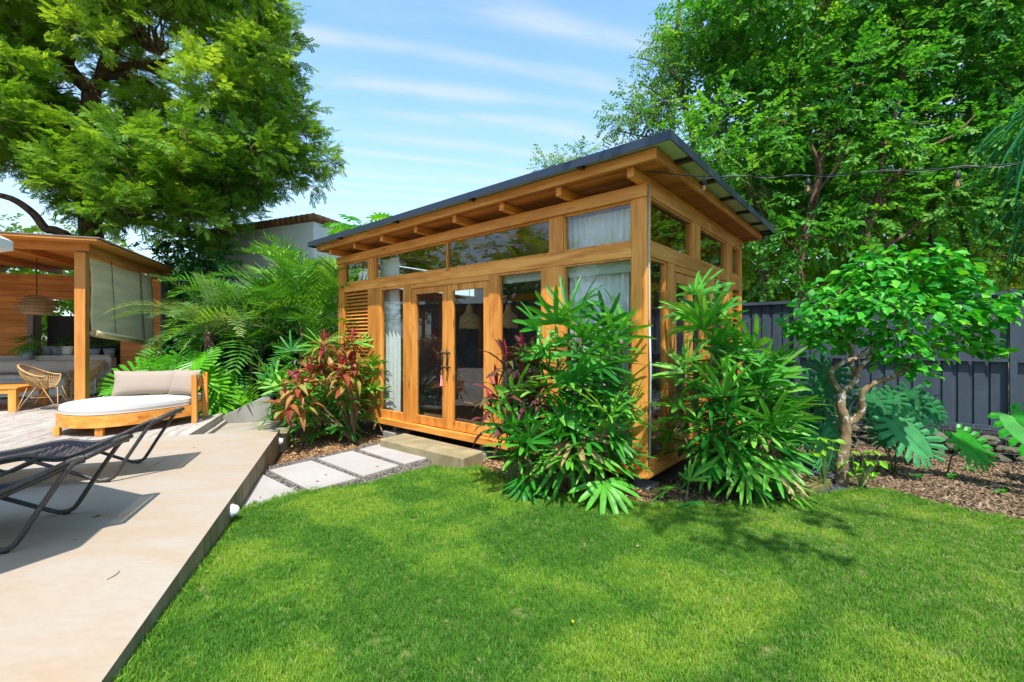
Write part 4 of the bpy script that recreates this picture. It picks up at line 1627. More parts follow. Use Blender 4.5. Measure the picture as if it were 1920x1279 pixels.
# the plank wall with its dark opening (o0..o1)
o0, o1, oz0, oz1 = -2.42, -0.68, 0.62, 2.22
z = 0.0
while z < 2.78:
    z1 = min(z + 0.142, 2.80)
    zz0, zz1 = z + 0.002, z1 - 0.003
    off = random.uniform(0, 0.004)
    if zz1 > oz0 and zz0 < oz1:
        pp('wall_plank', 'pergola_wood_x', (-6.9, o0, BW - off, BW + 0.03, zz0, zz1), bevel=0.002)
        pp('wall_plank', 'pergola_wood_x', (o1, 0.16, BW - off, BW + 0.03, zz0, zz1), bevel=0.002)
    else:
        c = random.uniform(-4.5, -1.5)
        pp('wall_plank', 'pergola_wood_x', (-6.9, c - 0.002, BW - off, BW + 0.03, zz0, zz1), bevel=0.002)
        pp('wall_plank', 'pergola_wood_x', (c + 0.002, 0.16, BW - off, BW + 0.03, zz0, zz1), bevel=0.002)
    z = z1
pp('wall_backing', 'pergola_wood_x', (-6.9, o0, BW + 0.031, BW + 0.045, 0.0, 2.78), (o1, 0.16, BW + 0.031, BW + 0.045, 0.0, 2.78), (o0, o1, BW + 0.031, BW + 0.045, oz1, 2.78), bevel=0)
pp('wall_end', 'roof_metal', (0.162, 0.22, BW - 0.05, BW + 0.05, 0.0, 2.8))
pp('opening_frame', 'grey_render', (o0 - 0.02, o0 + 0.09, BW - 0.02, BW + 0.3, oz0, oz1))
pp('opening_back', 'dark_opening', (o0 + 0.1, o1, BW + 0.5, BW + 0.55, oz0, 1.85), bevel=0)
pp('shelf', 'grey_render', (o0, o1, BW + 0.031, BW + 0.49, oz0 - 0.05, oz0))

# woven lamp
lampp = at(69, 572, 9.6)
t = thing('woven_lamp', 'tiered brown woven lamp hanging under the pergola ceiling', 'lamp', lampp, PROT)
part('cable', MB().tube([(0, 0, 0.1), (0, 0, 3.2 - lampp.z)], 0.008, 6), 'cord', t)
for i, (r, z) in enumerate(((0.18, 0.18), (0.27, 0.115), (0.31, 0.05), (0.37, -0.015), (0.33, -0.08), (0.30, -0.145))):
    b = MB()
    n = 90
    for k in range(n):
        a_ = 2 * PI * k / n
        a2 = a_ + 0.05
        rr = r + random.uniform(0.0, 0.04)
        b.add([(r * .5 * math.cos(a_), r * .5 * math.sin(a_), z + 0.03), (r * .5 * math.cos(a2), r * .5 * math.sin(a2), z + 0.03),
               (rr * math.cos(a2), rr * math.sin(a2), z - 0.012), (rr * math.cos(a_), rr * math.sin(a_), z - 0.008 - random.random() * .02)], [(0, 1, 2, 3)])
        b.add([(r * .78 * math.cos(a_), r * .78 * math.sin(a_), z), (r * .78 * math.cos(a2), r * .78 * math.sin(a2), z),
               (r * .74 * math.cos(a2), r * .74 * math.sin(a2), z - 0.06), (r * .74 * math.cos(a_), r * .74 * math.sin(a_), z - 0.06)], [(0, 1, 2, 3)])
    part('woven_tier', b, 'rattan_dark', t)['kind'] = 'stuff'

# rolled blind
bl = thing('rattan_blind', 'olive woven roller blind half rolled up on the side of the pergola', 'blind', pw(QA, QB, 0.2), PROT)
XB = 0.08
y0, y1 = 0.30, 3.18


def bz(y):
    return 1.42 - 0.22 * (y - y0) / (y1 - y0)


rows = []
for i in range(25):
    f = i / 24
    row = []
    for j in range(30):
        g = j / 29
        y = y0 + (y1 - y0) * g
        ztop, zbot = 2.80 + 0.0 * g, bz(y)
        z = ztop + (zbot - ztop) * f
        yy = y - 0.06 * math.sin(PI * f) * (0.5 - g) * 2 * 0.8 - 0.04 * (f ** 3) * (1 - g)
        x = XB + 0.03 * math.sin(PI * f * 1.5) + 0.012 * math.sin(g * 9 + f * 4) + 0.10 * f * f
        row.append(Vector((x, yy, z)))
    rows.append(row)
part('blind_sheet', MB().grid(rows), 'woven_blind', bl, True, solid=0.004)
spn = []
for k in range(40):
    a_ = k / 39 * 2 * PI * 2.6
    r = 0.075 - 0.055 * k / 39
    spn.append((r * math.cos(a_), r * math.sin(a_)))
rl = [[Vector((XB + 0.10 + q[0], y, bz(y) - 0.04 + q[1])) for y in (y0 - 0.06, y1)] for q in spn]
part('roll', MB().grid(rl), 'woven_blind', bl, True, solid=0.005)
for y, zl in ((1.05, 1.9), (2.38, 1.9), (2.46, 1.6)):
    part('pull_cord', MB().tube([(XB + 0.05, y, 2.84), (XB + 0.11, y + 0.03, bz(y))], 0.006, 5), 'cord', bl)

# ---- cushions ---------------------------------------------------------------


def cushion(w, h, d, seed=0):
    """pillow standing in x (w) and z (h), thick in y (d)"""
    rnd = random.Random(seed)
    n, m_ = 22, 14
    fr, bk = [], []
    ph = [rnd.uniform(0, 6) for _ in range(6)]
    for j in range(m_ + 1):
        v = -1 + 2 * j / m_
        rf, rb = [], []
        for i in range(n + 1):
            u = -1 + 2 * i / n
            e = max(0.0, (1 - abs(u) ** 3.2)) ** 0.55 * max(0.0, (1 - abs(v) ** 3.0)) ** 0.55
            x = w / 2 * u * (1 - 0.05 * (1 - v * v))
            z = h / 2 * v * (1 - 0.09 * (1 - u * u))
            wr = 0.05 * math.sin(9 * u + ph[0] + 3 * v) * (1 - e) + 0.04 * math.sin(14 * v + ph[1] + 5 * u) * abs(u) ** 2
            y = d / 2 * (e + wr * (1 if e > 0.02 else 0))
            rf.append((x, -y, z))
            rb.append((x, y * 0.9, z))
        fr.append(rf)
        bk.append(rb)
    return MB().grid(fr).grid([r[::-1] for r in bk])


def pillow(name, label, w, h, d, loc, rot, m, group=None, seed=0):
    o = put(name, cushion(w, h, d, seed).mesh(name, m, True), None, loc, rot)
    return tag(o, label, 'pillow', group)


# ---- daybed -----------------------------------------------------------------
db = thing('daybed', 'round fronted teak daybed on the deck', 'daybed', pw(0, 0, 0.2), PROT)
OUT = [(-2.20, 8.86), (-3.10, 8.88), (-3.50, 8.74), (-3.72, 8.38), (-3.70, 7.98), (-3.46, 7.66), (-3.12, 7.50), (-2.80, 7.58), (-2.50, 7.83), (-2.20, 8.22)]


def closed(pts, corners, n=6):
    out = []
    m = len(pts)
    for i in range(m):
        p0, p1, p2, p3 = [Vector((pts[(i + k) % m][0], pts[(i + k) % m][1], 0)) for k in (-1, 0, 1, 2)]
        if i in corners:
            p0 = p1
        if (i + 1) % m in corners:
            p3 = p2
        for k in range(n):
            t = k / n
            out.append(0.5 * ((2 * p1) + (p2 - p0) * t + (2 * p0 - 5 * p1 + 4 * p2 - p3) * t * t + (3 * p1 - p0 - 3 * p2 + p3) * t ** 3))
    return out


ol = closed(OUT, {0, 9})
cen = Vector((-2.9, 8.2, 0))


def inset(pl, d):
    return [p + (cen - p).normalized() * d for p in pl]


inn = inset(ol, 0.05)
n = len(ol)
b = MB()
vs = [(p.x, p.y, 0.115) for p in ol] + [(p.x, p.y, 0.27) for p in ol] + [(p.x, p.y, 0.27) for p in inn] + [(p.x, p.y, 0.115) for p in inn]
b.add(vs, [(i, (i + 1) % n, (i + 1) % n + n, i + n) for i in range(n)] + [(i + n, (i + 1) % n + n, (i + 1) % n + 2 * n, i + 2 * n) for i in range(n)]
      + [(i + 2 * n, (i + 1) % n + 2 * n, (i + 1) % n + 3 * n, i + 3 * n) for i in range(n)] + [(i + 3 * n, (i + 1) % n + 3 * n, (i + 1) % n, i) for i in range(n)])
part('frame', b, 'teak_x', db)
i2 = inset(ol, 0.055)
part('slat_base', MB().prism([(p.x, p.y) for p in i2], 0.22, 0.262), 'teak_x', db)
ms = []
for ins_, z in ((0.06, 0.264), (0.03, 0.285), (0.022, 0.33), (0.03, 0.375), (0.06, 0.395), (0.12, 0.404), (0.4, 0.408)):
    ms.append([Vector((p.x, p.y, z)) for p in inset(ol, ins_)])
b = MB()
for i in range(len(ms) - 1):
    r0, r1 = ms[i] + [ms[i][0]], ms[i + 1] + [ms[i + 1][0]]
    b.grid([r0, r1])
b.add(ms[-1], [tuple(range(len(ms[-1])))])
b.add(ms[0], [tuple(range(len(ms[0])))[::-1]])
mo = part('mattress', b, 'mattress_fabric', None, True)
for k_ in (1,):
    part('piping', MB().tube([p * 1.0 for p in ms[k_]] + [ms[k_][0]], 0.006, 6), 'mattress_fabric', mo, True)
mo.location = pw(0, 0, 0.2)
mo.rotation_euler = (0, 0, PROT)
tag(mo, 'white rounded mattress lying on the teak daybed', 'mattress')
for (a, b_, w) in ((-3.60, 7.80, 0.07), (-3.05, 7.56, 0.085), (-3.5, 8.6, 0.07)):
    part('leg', bx(a - w / 2, a + w / 2, b_ - 0.035, b_ + 0.035, 0.0, 0.114), 'teak_z', db, bevel=0.003)
part('leg', bx(-2.198, -2.13, 8.22, 8.30, 0.0, 0.735), 'teak_z', db, bevel=0.004)
part('leg', bx(-2.198, -2.13, 8.80, 8.88, 0.0, 0.735), 'teak_z', db, bevel=0.004)
part('leg', bx(-3.20, -3.12, 8.89, 8.96, 0.0, 0.65), 'teak_z', db, bevel=0.004)
part('back_rail', bx(-2.228, -2.20, 8.30, 8.79, 0.52, 0.66), 'teak_y', db, bevel=0.003)
part('back_rail', bx(-3.2, -2.25, 8.895, 8.925, 0.46, 0.60), 'teak_x', db, bevel=0.003)
pillow('pillow', 'long beige pillow leaning on the back of the daybed', 0.98, 0.40, 0.20, pw(-2.86, 8.70, 0.80), (math.radians(-16), 0, PROT + 0.04), 'pillow_fabric', 'beige pillows on the daybed', 3)
pillow('pillow', 'small beige pillow leaning in the right corner of the daybed', 0.50, 0.42, 0.20, pw(-2.36, 8.50, 0.80), (math.radians(-14), 0, PROT - 0.55), 'pillow_fabric', 'beige pillows on the daybed', 8)

# ---- bench along the back wall ------------------------------------------------
bn = thing('bench', 'whitewashed wooden built-in bench along the plank wall', 'bench', pw(QA, QB, 0.2), PROT)
xr = -0.78
for i in range(3):
    pp('seat_board', 'whitewashed_wood', (-6.5, xr, BW - 1.02 + i * 0.24, BW - 0.79 + i * 0.24, 0.36, 0.39), parent=bn)
pp('front_board', 'whitewashed_wood', (-6.5, xr, BW - 1.02, BW - 0.99, 0.20, 0.355), parent=bn)
pp('front_board', 'whitewashed_wood', (-6.5, xr, BW - 1.02, BW - 0.99, 0.03, 0.19), parent=bn)
pp('side_board', 'whitewashed_wood', (xr + .002, xr + 0.03, BW - 1.02, BW - 0.03, 0.22, 0.385), parent=bn)
pp('side_board', 'whitewashed_wood', (xr + .002, xr + 0.03, BW - 1.02, BW - 0.03, 0.05, 0.21), parent=bn)
pp('backrest', 'whitewashed_wood', (-6.5, xr, BW - 0.26, BW - 0.20, 0.392, 0.86), parent=bn)
pp('back_ledge', 'whitewashed_wood', (-6.5, xr, BW - 0.30, BW - 0.02, 0.862, 0.89), parent=bn)
pp('back_end', 'whitewashed_wood', (xr + 0.002, xr + 0.03, BW - 0.30, BW - 0.02, 0.392, 0.83), parent=bn)
mt = part('seat_cushion', bx(-6.4, -1.9, BW - 1.0, BW - 0.30, 0.392, 0.50), 'grey_pillow_fabric', None, bevel=0.03)
mt.location = pw(QA, QB, 0.2)
mt.rotation_euler = (0, 0, PROT)
tag(mt, 'long grey seat cushion on the whitewashed bench', 'cushion')


def pgw(x, y, z):
    return pw(QA + x, QB + y, 0.2 + z)


for i, (x, w, lb) in enumerate(((-2.55, 1.0, 'long grey pillow left of the pergola post on the bench'), (-1.98, 0.5, 'grey pillow half behind the long pillow on the bench'),
                                (-1.68, 0.5, 'grey pillow seen just left of the pergola post'), (-1.32, 0.5, 'grey pillow just right of the pergola post'),
                                (-1.02, 0.46, 'grey pillow at the right end of the bench'), (-3.7, 0.9, 'long grey pillow at the picture edge on the bench'))):
    pillow('pillow', lb, w, 0.32, 0.20, pgw(x, BW - 0.46 - 0.12 * (i in (0, 5)), 0.64 + 0.02 * (i in (0, 5))), (math.radians(-14), random.uniform(-.05, .05), PROT + random.uniform(-.15, .15)), 'grey_pillow_fabric', 'grey pillows on the bench', 20 + i)

# ---- coffee table -------------------------------------------------------------
cpos = onz(30, 772, 0.2)
ct = thing('coffee_table', 'low teak slatted coffee table in front of the bench', 'table', cpos, PROT)
pp('leg', 'teak_z', (-0.11, 0.0, 0.0, 0.09, 0.0, 0.40), parent=ct)
pp('leg', 'teak_z', (-0.11, 0.0, 0.86, 0.95, 0.0, 0.40), parent=ct)
pp('leg', 'teak_z', (-1.5, -1.39, 0.0, 0.09, 0.0, 0.40), parent=ct)
pp('leg', 'teak_z', (-1.5, -1.39, 0.86, 0.95, 0.0, 0.40), parent=ct)
pp('apron', 'teak_x', (-1.388, -0.112, 0.01, 0.06, 0.32, 0.40), parent=ct)
pp('apron', 'teak_y', (-0.06, -0.01, 0.092, 0.858, 0.32, 0.40), parent=ct)
for i in range(8):
    pp('slat', 'teak_x', (-1.52, 0.02, -0.01 + i * 0.122, 0.105 + i * 0.122, 0.402, 0.43), parent=ct)


# ---- rattan chairs ------------------------------------------------------------
def shell_pt(u, v):
    """u: -1..1 around (left arm - back - right arm), v: 0 rim .. 1 centre of seat"""
    a = u * 1.95
    rim_r = 0.33
    x = rim_r * math.sin(a)
    y = -rim_r * math.cos(a)             # back at -y
    back = max(0.0, math.cos(a * 0.9))
    zr = 0.62 + 0.20 * back ** 1.5
    # profile from the rim down to the seat
    k = v ** 1.3
    px, py, pz = x * (1 - k) * 1.0, y * (1 - k) + 0.05 * k, zr + (0.40 - zr) * min(1, v * 1.6) ** 0.8
    rr = 1 + 0.10 * math.sin(PI * v)
    return Vector((px * rr, py * rr, pz))


def rattan_chair(loc, rz, label):
    t = thing('rattan_chair', label, 'chair', loc, rz, 'rattan tub chairs under the pergola')
    b = MB()
    N = 46
    for i in range(N + 1):
        u = -1 + 2 * i / N
        b.tube([shell_pt(u, v / 9) for v in range(10)], 0.0055, 4, False)
    for v in (0.12, 0.22, 0.34, 0.48, 0.62, 0.75):
        b.tube([shell_pt(-1 + 2 * i / 24, v) for i in range(25)], 0.0055, 4, False)
    part('woven_shell', b, 'rattan', t, True)
    part('rim', MB().tube([shell_pt(-1 + 2 * i / 30, 0) for i in range(31)], 0.016, 8).tube([shell_pt(-1, v / 8) for v in range(9)], 0.012, 6).tube([shell_pt(1, v / 8) for v in range(9)], 0.012, 6), 'rattan', t, True)
    for sx in (-1, 1):
        for sy_ in (-1, 1):
            b = MB()
            foot = Vector((0.30 * sx, 0.27 * sy_, 0.0))
            b.tube([Vector((0.10 * sx, 0.20 * sy_, 0.41)), foot + Vector((0, 0, 0.008))], 0.007, 6)
            b.tube([Vector((0.24 * sx, 0.04 * sy_, 0.43)), foot + Vector((0, 0, 0.008))], 0.007, 6)
            part('leg', b, 'rattan', t, True)
    part('stretcher', MB().tube([(0.2 * math.cos(k * PI / 6), 0.19 * math.sin(k * PI / 6), 0.24) for k in range(13)], 0.006, 6), 'rattan', t, True)
    return t


rattan_chair(onz(84, 768, 0.2), math.radians(-62), 'rattan tub chair between coffee table and pergola post')
rattan_chair(onz(154, 752, 0.2), math.radians(152), 'rattan tub chair showing its back right of the pergola post')
sp = onz(142, 744, 0.2)
stl = thing('side_stool', 'small pale woven stool behind the pergola post', 'stool', sp, PROT)
b = MB()
for k in range(26):
    a_ = 2 * PI * k / 26
    b.tube([(0.17 * math.cos(a_), 0.17 * math.sin(a_), 0.01), (0.17 * math.cos(a_), 0.17 * math.sin(a_), 0.40)], 0.010, 5)
part('body', b, 'rattan', stl)
part('top', MB().lathe([(0.19, 0.40), (0.19, 0.43), (0.01, 0.432)], 20), 'rattan', stl)

# small loose things
def litter_leaf(px, py, z, label, m='leaf_fallen', s=0.035, cat='leaf', group=None):
    p = onz(px, py, z)
    a_ = random.uniform(0, 6)
    b = MB()
    b.add([(-s, 0, 0.001), (-s * .3, -s * .4, 0.006), (s * .5, -s * .35, 0.004), (s, 0, 0.002), (s * .5, s * .35, 0.008), (-s * .3, s * .4, 0.002)], [(0, 1, 2, 3, 4, 5)])
    o = put('fallen_leaf', b.mesh('fallen_leaf', m), None, (p.x, p.y, p.z + 0.001), (0, 0, a_))
    return tag(o, label, cat, group)


litter_leaf(1074, 1166, float(ground(0.27, 2.4)) + 0.035, 'bright yellow leaf lying on the lawn near the bottom', 'leaf_yellow', 0.016)
litter_leaf(488, 933, 0.0, 'dark leaf on the cut slab beside the terrace', s=0.02)
litter_leaf(595, 903, 0.0, 'dark curled leaf on the third slab from the step', s=0.022)
litter_leaf(611, 891, 0.0, 'small brown leaf upper right on the third slab from the step', s=0.017)
litter_leaf(708, 875, 0.0, 'olive leaf on the second slab from the step', s=0.022)
litter_leaf(729, 841, 0.0, 'brown leaf near the middle of the slab by the step', s=0.02)
litter_leaf(726, 848, 0.0, 'dark crumb of leaf just below the brown leaf by the step', s=0.012)
litter_leaf(640, 1062, .05, 'small brown leaf on the lawn left of the middle', s=0.014)
litter_leaf(1195, 1025, .03, 'pale dry leaf on the lawn below the corner post', 'leaf_dry0', 0.016)
litter_leaf(835, 1048, .03, 'tan dry leaf near the middle of the lawn', 'leaf_dry0', 0.013)
litter_leaf(1385, 1210, .05, 'brown leaf on the lawn near the bottom right of centre', s=0.012)
litter_leaf(180, 969, 0.2, 'dark green leaf in the parasol shade on the terrace', s=0.028)
litter_leaf(139, 1014, 0.2, 'small dark leaf at the edge of the parasol shade', s=0.012)
litter_leaf(26, 784, 0.2, 'dark leaf on the grey deck boards', s=0.03)
litter_leaf(364, 790 + 50, 0.2, 'tiny dark leaf on the far part of the terrace', s=0.015)
tw = onz(210, 1082, 0.2)
o = put('twig', MB().tube(smooth([Vector((0, -0.03, 0.003)), Vector((0.006, 0, 0.004)), Vector((0.0, 0.04, 0.003)), Vector((-0.012, 0.06, 0.003))], 4), 0.0018, 5).mesh('twig', 'bark_brown'), None, tw)
tag(o, 'thin curved twig on the pale terrace', 'twig')

# mossy concrete grille on the gravel
gp = [onz(1392, 898, 0.05), onz(1466, 916, 0.05), onz(1494, 872, 0.05), onz(1424, 860, 0.05)]
gx = (gp[1] - gp[0])
gy = (gp[3] - gp[0])
gr = thing('drain_grate', 'mossy concrete grate with long slots lying on the blue gravel', 'grate', (gp[0].x, gp[0].y, -0.08), math.atan2(gx.y, gx.x))
LX, LY = 0.55, 0.75
b = MB()
for y in (0.0, 0.25, 0.50, LY - 0.05):
    b.box(0.0, LX, y, y + 0.05, 0.0, 0.12)
part('frame', b, 'mossy_concrete', gr)
nb_ = 9
for i in range(nb_ + 1):
    x = (LX - 0.03) * i / nb_
    for (q0, q1) in ((0.051, 0.249), (0.301, 0.499), (0.551, LY - 0.051)):
        part('bar', MB().add([(x + d0, y_, z_) for z_ in (0.002, 0.117) for (d0, y_) in ((0, q0), (0.03, q0), (0.052, q1), (0.022, q1))],
                             [(0, 3, 2, 1), (4, 5, 6, 7), (0, 1, 5, 4), (1, 2, 6, 5), (2, 3, 7, 6), (3, 0, 4, 7)]), 'mossy_concrete', gr)

# ================================================================== PLANT PIECES
def strip(b, base, d, side, up, L, w, droop, fold=0.25, prof=((0, .25), (.25, .85), (.55, 1.0), (.85, .8), (1.0, .28)), twist=0.0):
    """one blade: base point, direction d, width axis side; folded along its middle"""
    vs = []
    for t, k in prof:
        c = base + d * (L * t) + Vector((0, 0, -droop * L * t * t))
        s = side * (w * k)
        if twist:
            s = (s + up * (w * k * twist * t))
        vs += [c - s + up * (fold * w * k), c, c + s + up * (fold * w * k)]
    fs = []
    for i in range(len(prof) - 1):
        a = i * 3
        fs += [(a, a + 1, a + 4, a + 3), (a + 1, a + 2, a + 5, a + 4)]
    b.add(vs, fs)


def fan_frond(name, m, R_, nseg=8, L=0.30, w=0.019, pet=0.22, elev=0.6, span=1.9, droop=0.25, hubtilt=-0.4, stem=0.004):
    b = MB()
    D = Vector((math.cos(elev), 0, math.sin(elev)))
    hub = D * pet
    b.tube([(0, 0, 0), D * pet * 0.5 + Vector((0, 0, 0.01)), hub], [stem * 1.3, stem, stem * .9], 5)
    el = elev + hubtilt
    F = Vector((math.cos(el), 0, math.sin(el)))
    S = Vector((0, 1, 0))
    U = F.cross(S).normalized()
    if U.z < 0:
        U = -U
    for i in range(nseg):
        f = -1 + 2 * i / (nseg - 1)
        ph = f * span + R_.uniform(-.07, .07)
        d = (F * math.cos(ph) + S * math.sin(ph) + U * R_.uniform(-0.10, 0.22)).normalized()
        sd = U.cross(d).normalized()
        l = L * (1 - 0.22 * abs(f)) * R_.uniform(0.88, 1.1)
        strip(b, hub, d, sd, U, l, w * R_.uniform(.85, 1.15), droop * R_.uniform(.4, 1.6), 0.3)
    me = b.mesh(name, m)
    return me


def pinnate_frond(name, m, R_, L=1.5, n=34, ll=0.32, lw=0.011, elev=1.0, arch=1.6, vee=0.25, droop=0.35, fwd=0.9, stem=0.009, bare=0.15, curl=0.0):
    """arching feather frond in the local XZ plane; arch = total bend downwards (radians)"""
    b = MB()
    p = Vector((0, 0, 0))
    pts, dirs = [p.copy()], []
    N = 14
    for i in range(N):
        a = elev - arch * (i / N) ** 1.3
        d = Vector((math.cos(a), curl * (i / N) ** 2, math.sin(a))).normalized()
        dirs.append(d)
        p = p + d * (L / N)
        pts.append(p.copy())
    dirs.append(dirs[-1])
    b.tube(pts, [stem * (1 - 0.8 * i / N) for i in range(N + 1)], 5)
    for i in range(n):
        t = bare + (1 - bare) * (i + 0.5) / n
        k = t * N
        j = min(int(k), N - 1)
        q = pts[j].lerp(pts[j + 1], k - j)
        d = dirs[j]
        S = Vector((0, 1, 0))
        U = d.cross(S)
        if U.z < 0 and abs(U.x) < 0.2:
            U = -U
        U = Vector((-d.z, 0, d.x))
        env = math.sin(PI * min(1, 0.12 + 0.88 * t)) ** 0.55 if t < 0.97 else 0.35
        env = max(env, 0.3)
        for s in (-1, 1):
            f = fwd * R_.uniform(.85, 1.15)
            dd = (S * s * math.sin(f) + d * math.cos(f) + U * (vee + R_.uniform(-.12, .12))).normalized()
            sd = U.cross(dd).normalized()
            strip(b, q, dd, sd, U, ll * env * R_.uniform(.88, 1.08), lw, droop * R_.uniform(.5, 1.4), 0.2, ((0, .5), (.4, 1.0), (1.0, .15)))
    return b.mesh(name, m)


def lobed_leaf(name, m, R_, L=0.55, n=9, lobe=0.30, lw=0.022, inner=0.35, droop=0.35, pet=0.4, elev=0.9, tilt=-0.7, wide=1.0, gap=0.16):
    """big cut leaf: inner blade along the rib, then separate lobes; petiole to the origin"""
    b = MB()
    D = Vector((math.cos(elev), 0, math.sin(elev)))
    hub = D * pet
    b.tube([(0, 0, 0), D * pet * .5 + Vector((0.02, 0, .02)), hub], [0.009, 0.007, 0.005], 6)
    el = elev + tilt
    F = Vector((math.cos(el), 0, math.sin(el)))
    U = Vector((-F.z, 0, F.x))
    S = Vector((0, 1, 0))

    def rib(t):
        return hub + F * (L * (t - 0.12)) + Vector((0, 0, -droop * L * t * t))
    b.tube([rib(t / 8) + U * 0.002 for t in range(1, 9)], 0.004, 4)
    def ldir(s, t):
        ang = 2.55 - 2.05 * t ** 0.8
        return (S * s * math.sin(ang) + F * math.cos(ang) + U * 0.12).normalized()

    def lreach(t):
        return lobe * wide * (math.sin(PI * (0.22 + 0.70 * t)) ** 0.7)
    for s in (-1, 1):
        for i in range(n):
            t0, t1 = i / n, (i + 1) / n
            tm = (t0 + t1) / 2
            k = R_.uniform(.93, 1.07)
            a0, a1 = rib(t0), rib(t1)
            d0, d1 = ldir(s, t0), ldir(s, t1)
            c0, c1 = a0 + d0 * lreach(t0) * inner, a1 + d1 * lreach(t1) * inner
            dz = Vector((0, 0, -droop * lobe * 0.5))
            E0, E1 = a0 + d0 * lreach(t0) * .86 * k + dz, a1 + d1 * lreach(t1) * .84 * k + dz
            g = gap * R_.uniform(.7, 1.4)
            m0, m1 = c0.lerp(c1, g * .8), c0.lerp(c1, 1 - g * .8)
            e0, e1 = E0.lerp(E1, g), E0.lerp(E1, 1 - g)
            tip = (a0.lerp(a1, .62) + ldir(s, t0 + .62 / n) * lreach(tm) * k + dz * 1.5)
            mid = (m0 + m1) / 2 + U * 0.012
            me_ = (e0 + e1) / 2 + U * 0.012
            b.add([a0, a1, c1, c0, m0, m1, e1, e0, tip, mid, me_], [(0, 1, 2, 5, 9, 4, 3), (4, 9, 10, 7), (9, 5, 6, 10), (7, 10, 8), (10, 6, 8)])
    return b.mesh(name, m)


def blade_leaf(name, m, R_, L=0.22, w=0.024, droop=0.5, elev=0.7, fold=0.35):
    b = MB()
    d = Vector((math.cos(elev), 0, math.sin(elev)))
    prof = ((0, .18), (.12, .22), (.35, .85), (.6, 1.0), (.82, .6), (1.0, .04))
    U = Vector((-d.z, 0, d.x))
    strip(b, Vector((0, 0, 0)), d, Vector((0, 1, 0)), U, L, w, droop, fold, prof, R_.uniform(-.5, .5))
    return b.mesh(name, m)


def ovate(b, p, d, n, L, w, fold=0.25):
    s = n.cross(d).normalized()
    t = p + d * L
    m1 = p + d * L * .42
    m2 = p + d * L * .75
    b.add([p, m1 - s * w + n * fold * w, m2 - s * w * .72 + n * fold * w, t - n * 0.1 * L, m2 + s * w * .72 + n * fold * w, m1 + s * w + n * fold * w, m1, m2],
          [(0, 6, 1), (1, 6, 7, 2), (2, 7, 3), (0, 5, 6), (5, 4, 7, 6), (4, 3, 7)])


RP = random.Random(5)


def unit(R_=RP):
    z = R_.uniform(-1, 1)
    a = R_.uniform(0, 2 * PI)
    r = math.sqrt(1 - z * z)
    return Vector((r * math.cos(a), r * math.sin(a), z))


def feather_spray(name, m, R_):
    """twig with several fine compound leaves"""
    b = MB()
    b.tube([(0, 0, 0), (0.2, 0, 0.01), (0.36, 0, -0.02)], [0.004, 0.003, 0.001], 3, False)
    for i in range(7):
        t = 0.03 + i * 0.05
        base = Vector((t, 0, 0.008 - 0.2 * t * t))
        a = (1 if i % 2 else -1) * R_.uniform(0.5, 1.1)
        if i == 6:
            a = R_.uniform(-.2, .2)
        d = Vector((math.cos(a), math.sin(a), R_.uniform(-.35, .25))).normalized()
        n = (Vector((0, 0, 1)) + unit(R_) * 0.35)
        n = (n - d * n.dot(d)).normalized()
        s = n.cross(d)
        L = R_.uniform(0.13, 0.18)
        for j in range(7):
            q = base + d * (L * (j + 1) / 7.5) - Vector((0, 0, 0.25 * L * ((j + 1) / 7.5) ** 2))
            for sg in (-1, 1):
                dd = (s * sg * 0.9 + d * 0.55 + n * R_.uniform(-.25, .15)).normalized()
                sd = n.cross(dd) * R_.uniform(0.0125, 0.0165)
                l = R_.uniform(0.046, 0.062)
                b.add([q, q + dd * l * .45 - sd, q + dd * l, q + dd * l * .45 + sd], [(0, 1, 2, 3)])
    return b.mesh(name, m)


def broad_spray(name, m, R_, n=10, L=0.095, w=0.026, tw=0.34):
    b = MB()
    b.tube([(0, 0, 0), (tw * .5, 0, 0.01), (tw, 0, -0.03)], [0.004, 0.003, 0.001], 3, False)
    for i in range(n):
        t = tw * (0.1 + 0.9 * i / (n - 1))
        a = (1 if i % 2 else -1) * R_.uniform(0.4, 1.3)
        d = Vector((math.cos(a), math.sin(a), R_.uniform(-.55, .2))).normalized()
        nn = Vector((0, 0, 1)) + unit(R_) * 0.45
        nn = (nn - d * nn.dot(d)).normalized()
        ovate(b, Vector((t, 0, 0)), d, nn, L * R_.uniform(.75, 1.2), w * R_.uniform(.8, 1.2))
    return b.mesh(name, m)


SP_F = protos('feather', [feather_spray('feather_%d' % i, 'leaf_feathery', RP) for i in range(5)])
SP_B = protos('broad', [broad_spray('broad_%d' % i, 'leaf_forest', RP) for i in range(5)])
SP_S = protos('sparse', [broad_spray('sparse_%d' % i, 'leaf_sparse', RP, 9, 0.10, 0.024, 0.4) for i in range(4)])
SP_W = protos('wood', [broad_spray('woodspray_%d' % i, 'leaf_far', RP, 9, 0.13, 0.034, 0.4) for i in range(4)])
SP_D = protos('dark', [broad_spray('dark_%d' % i, 'leaf_dark_mass', RP, 10, 0.10, 0.03, 0.35) for i in range(4)])


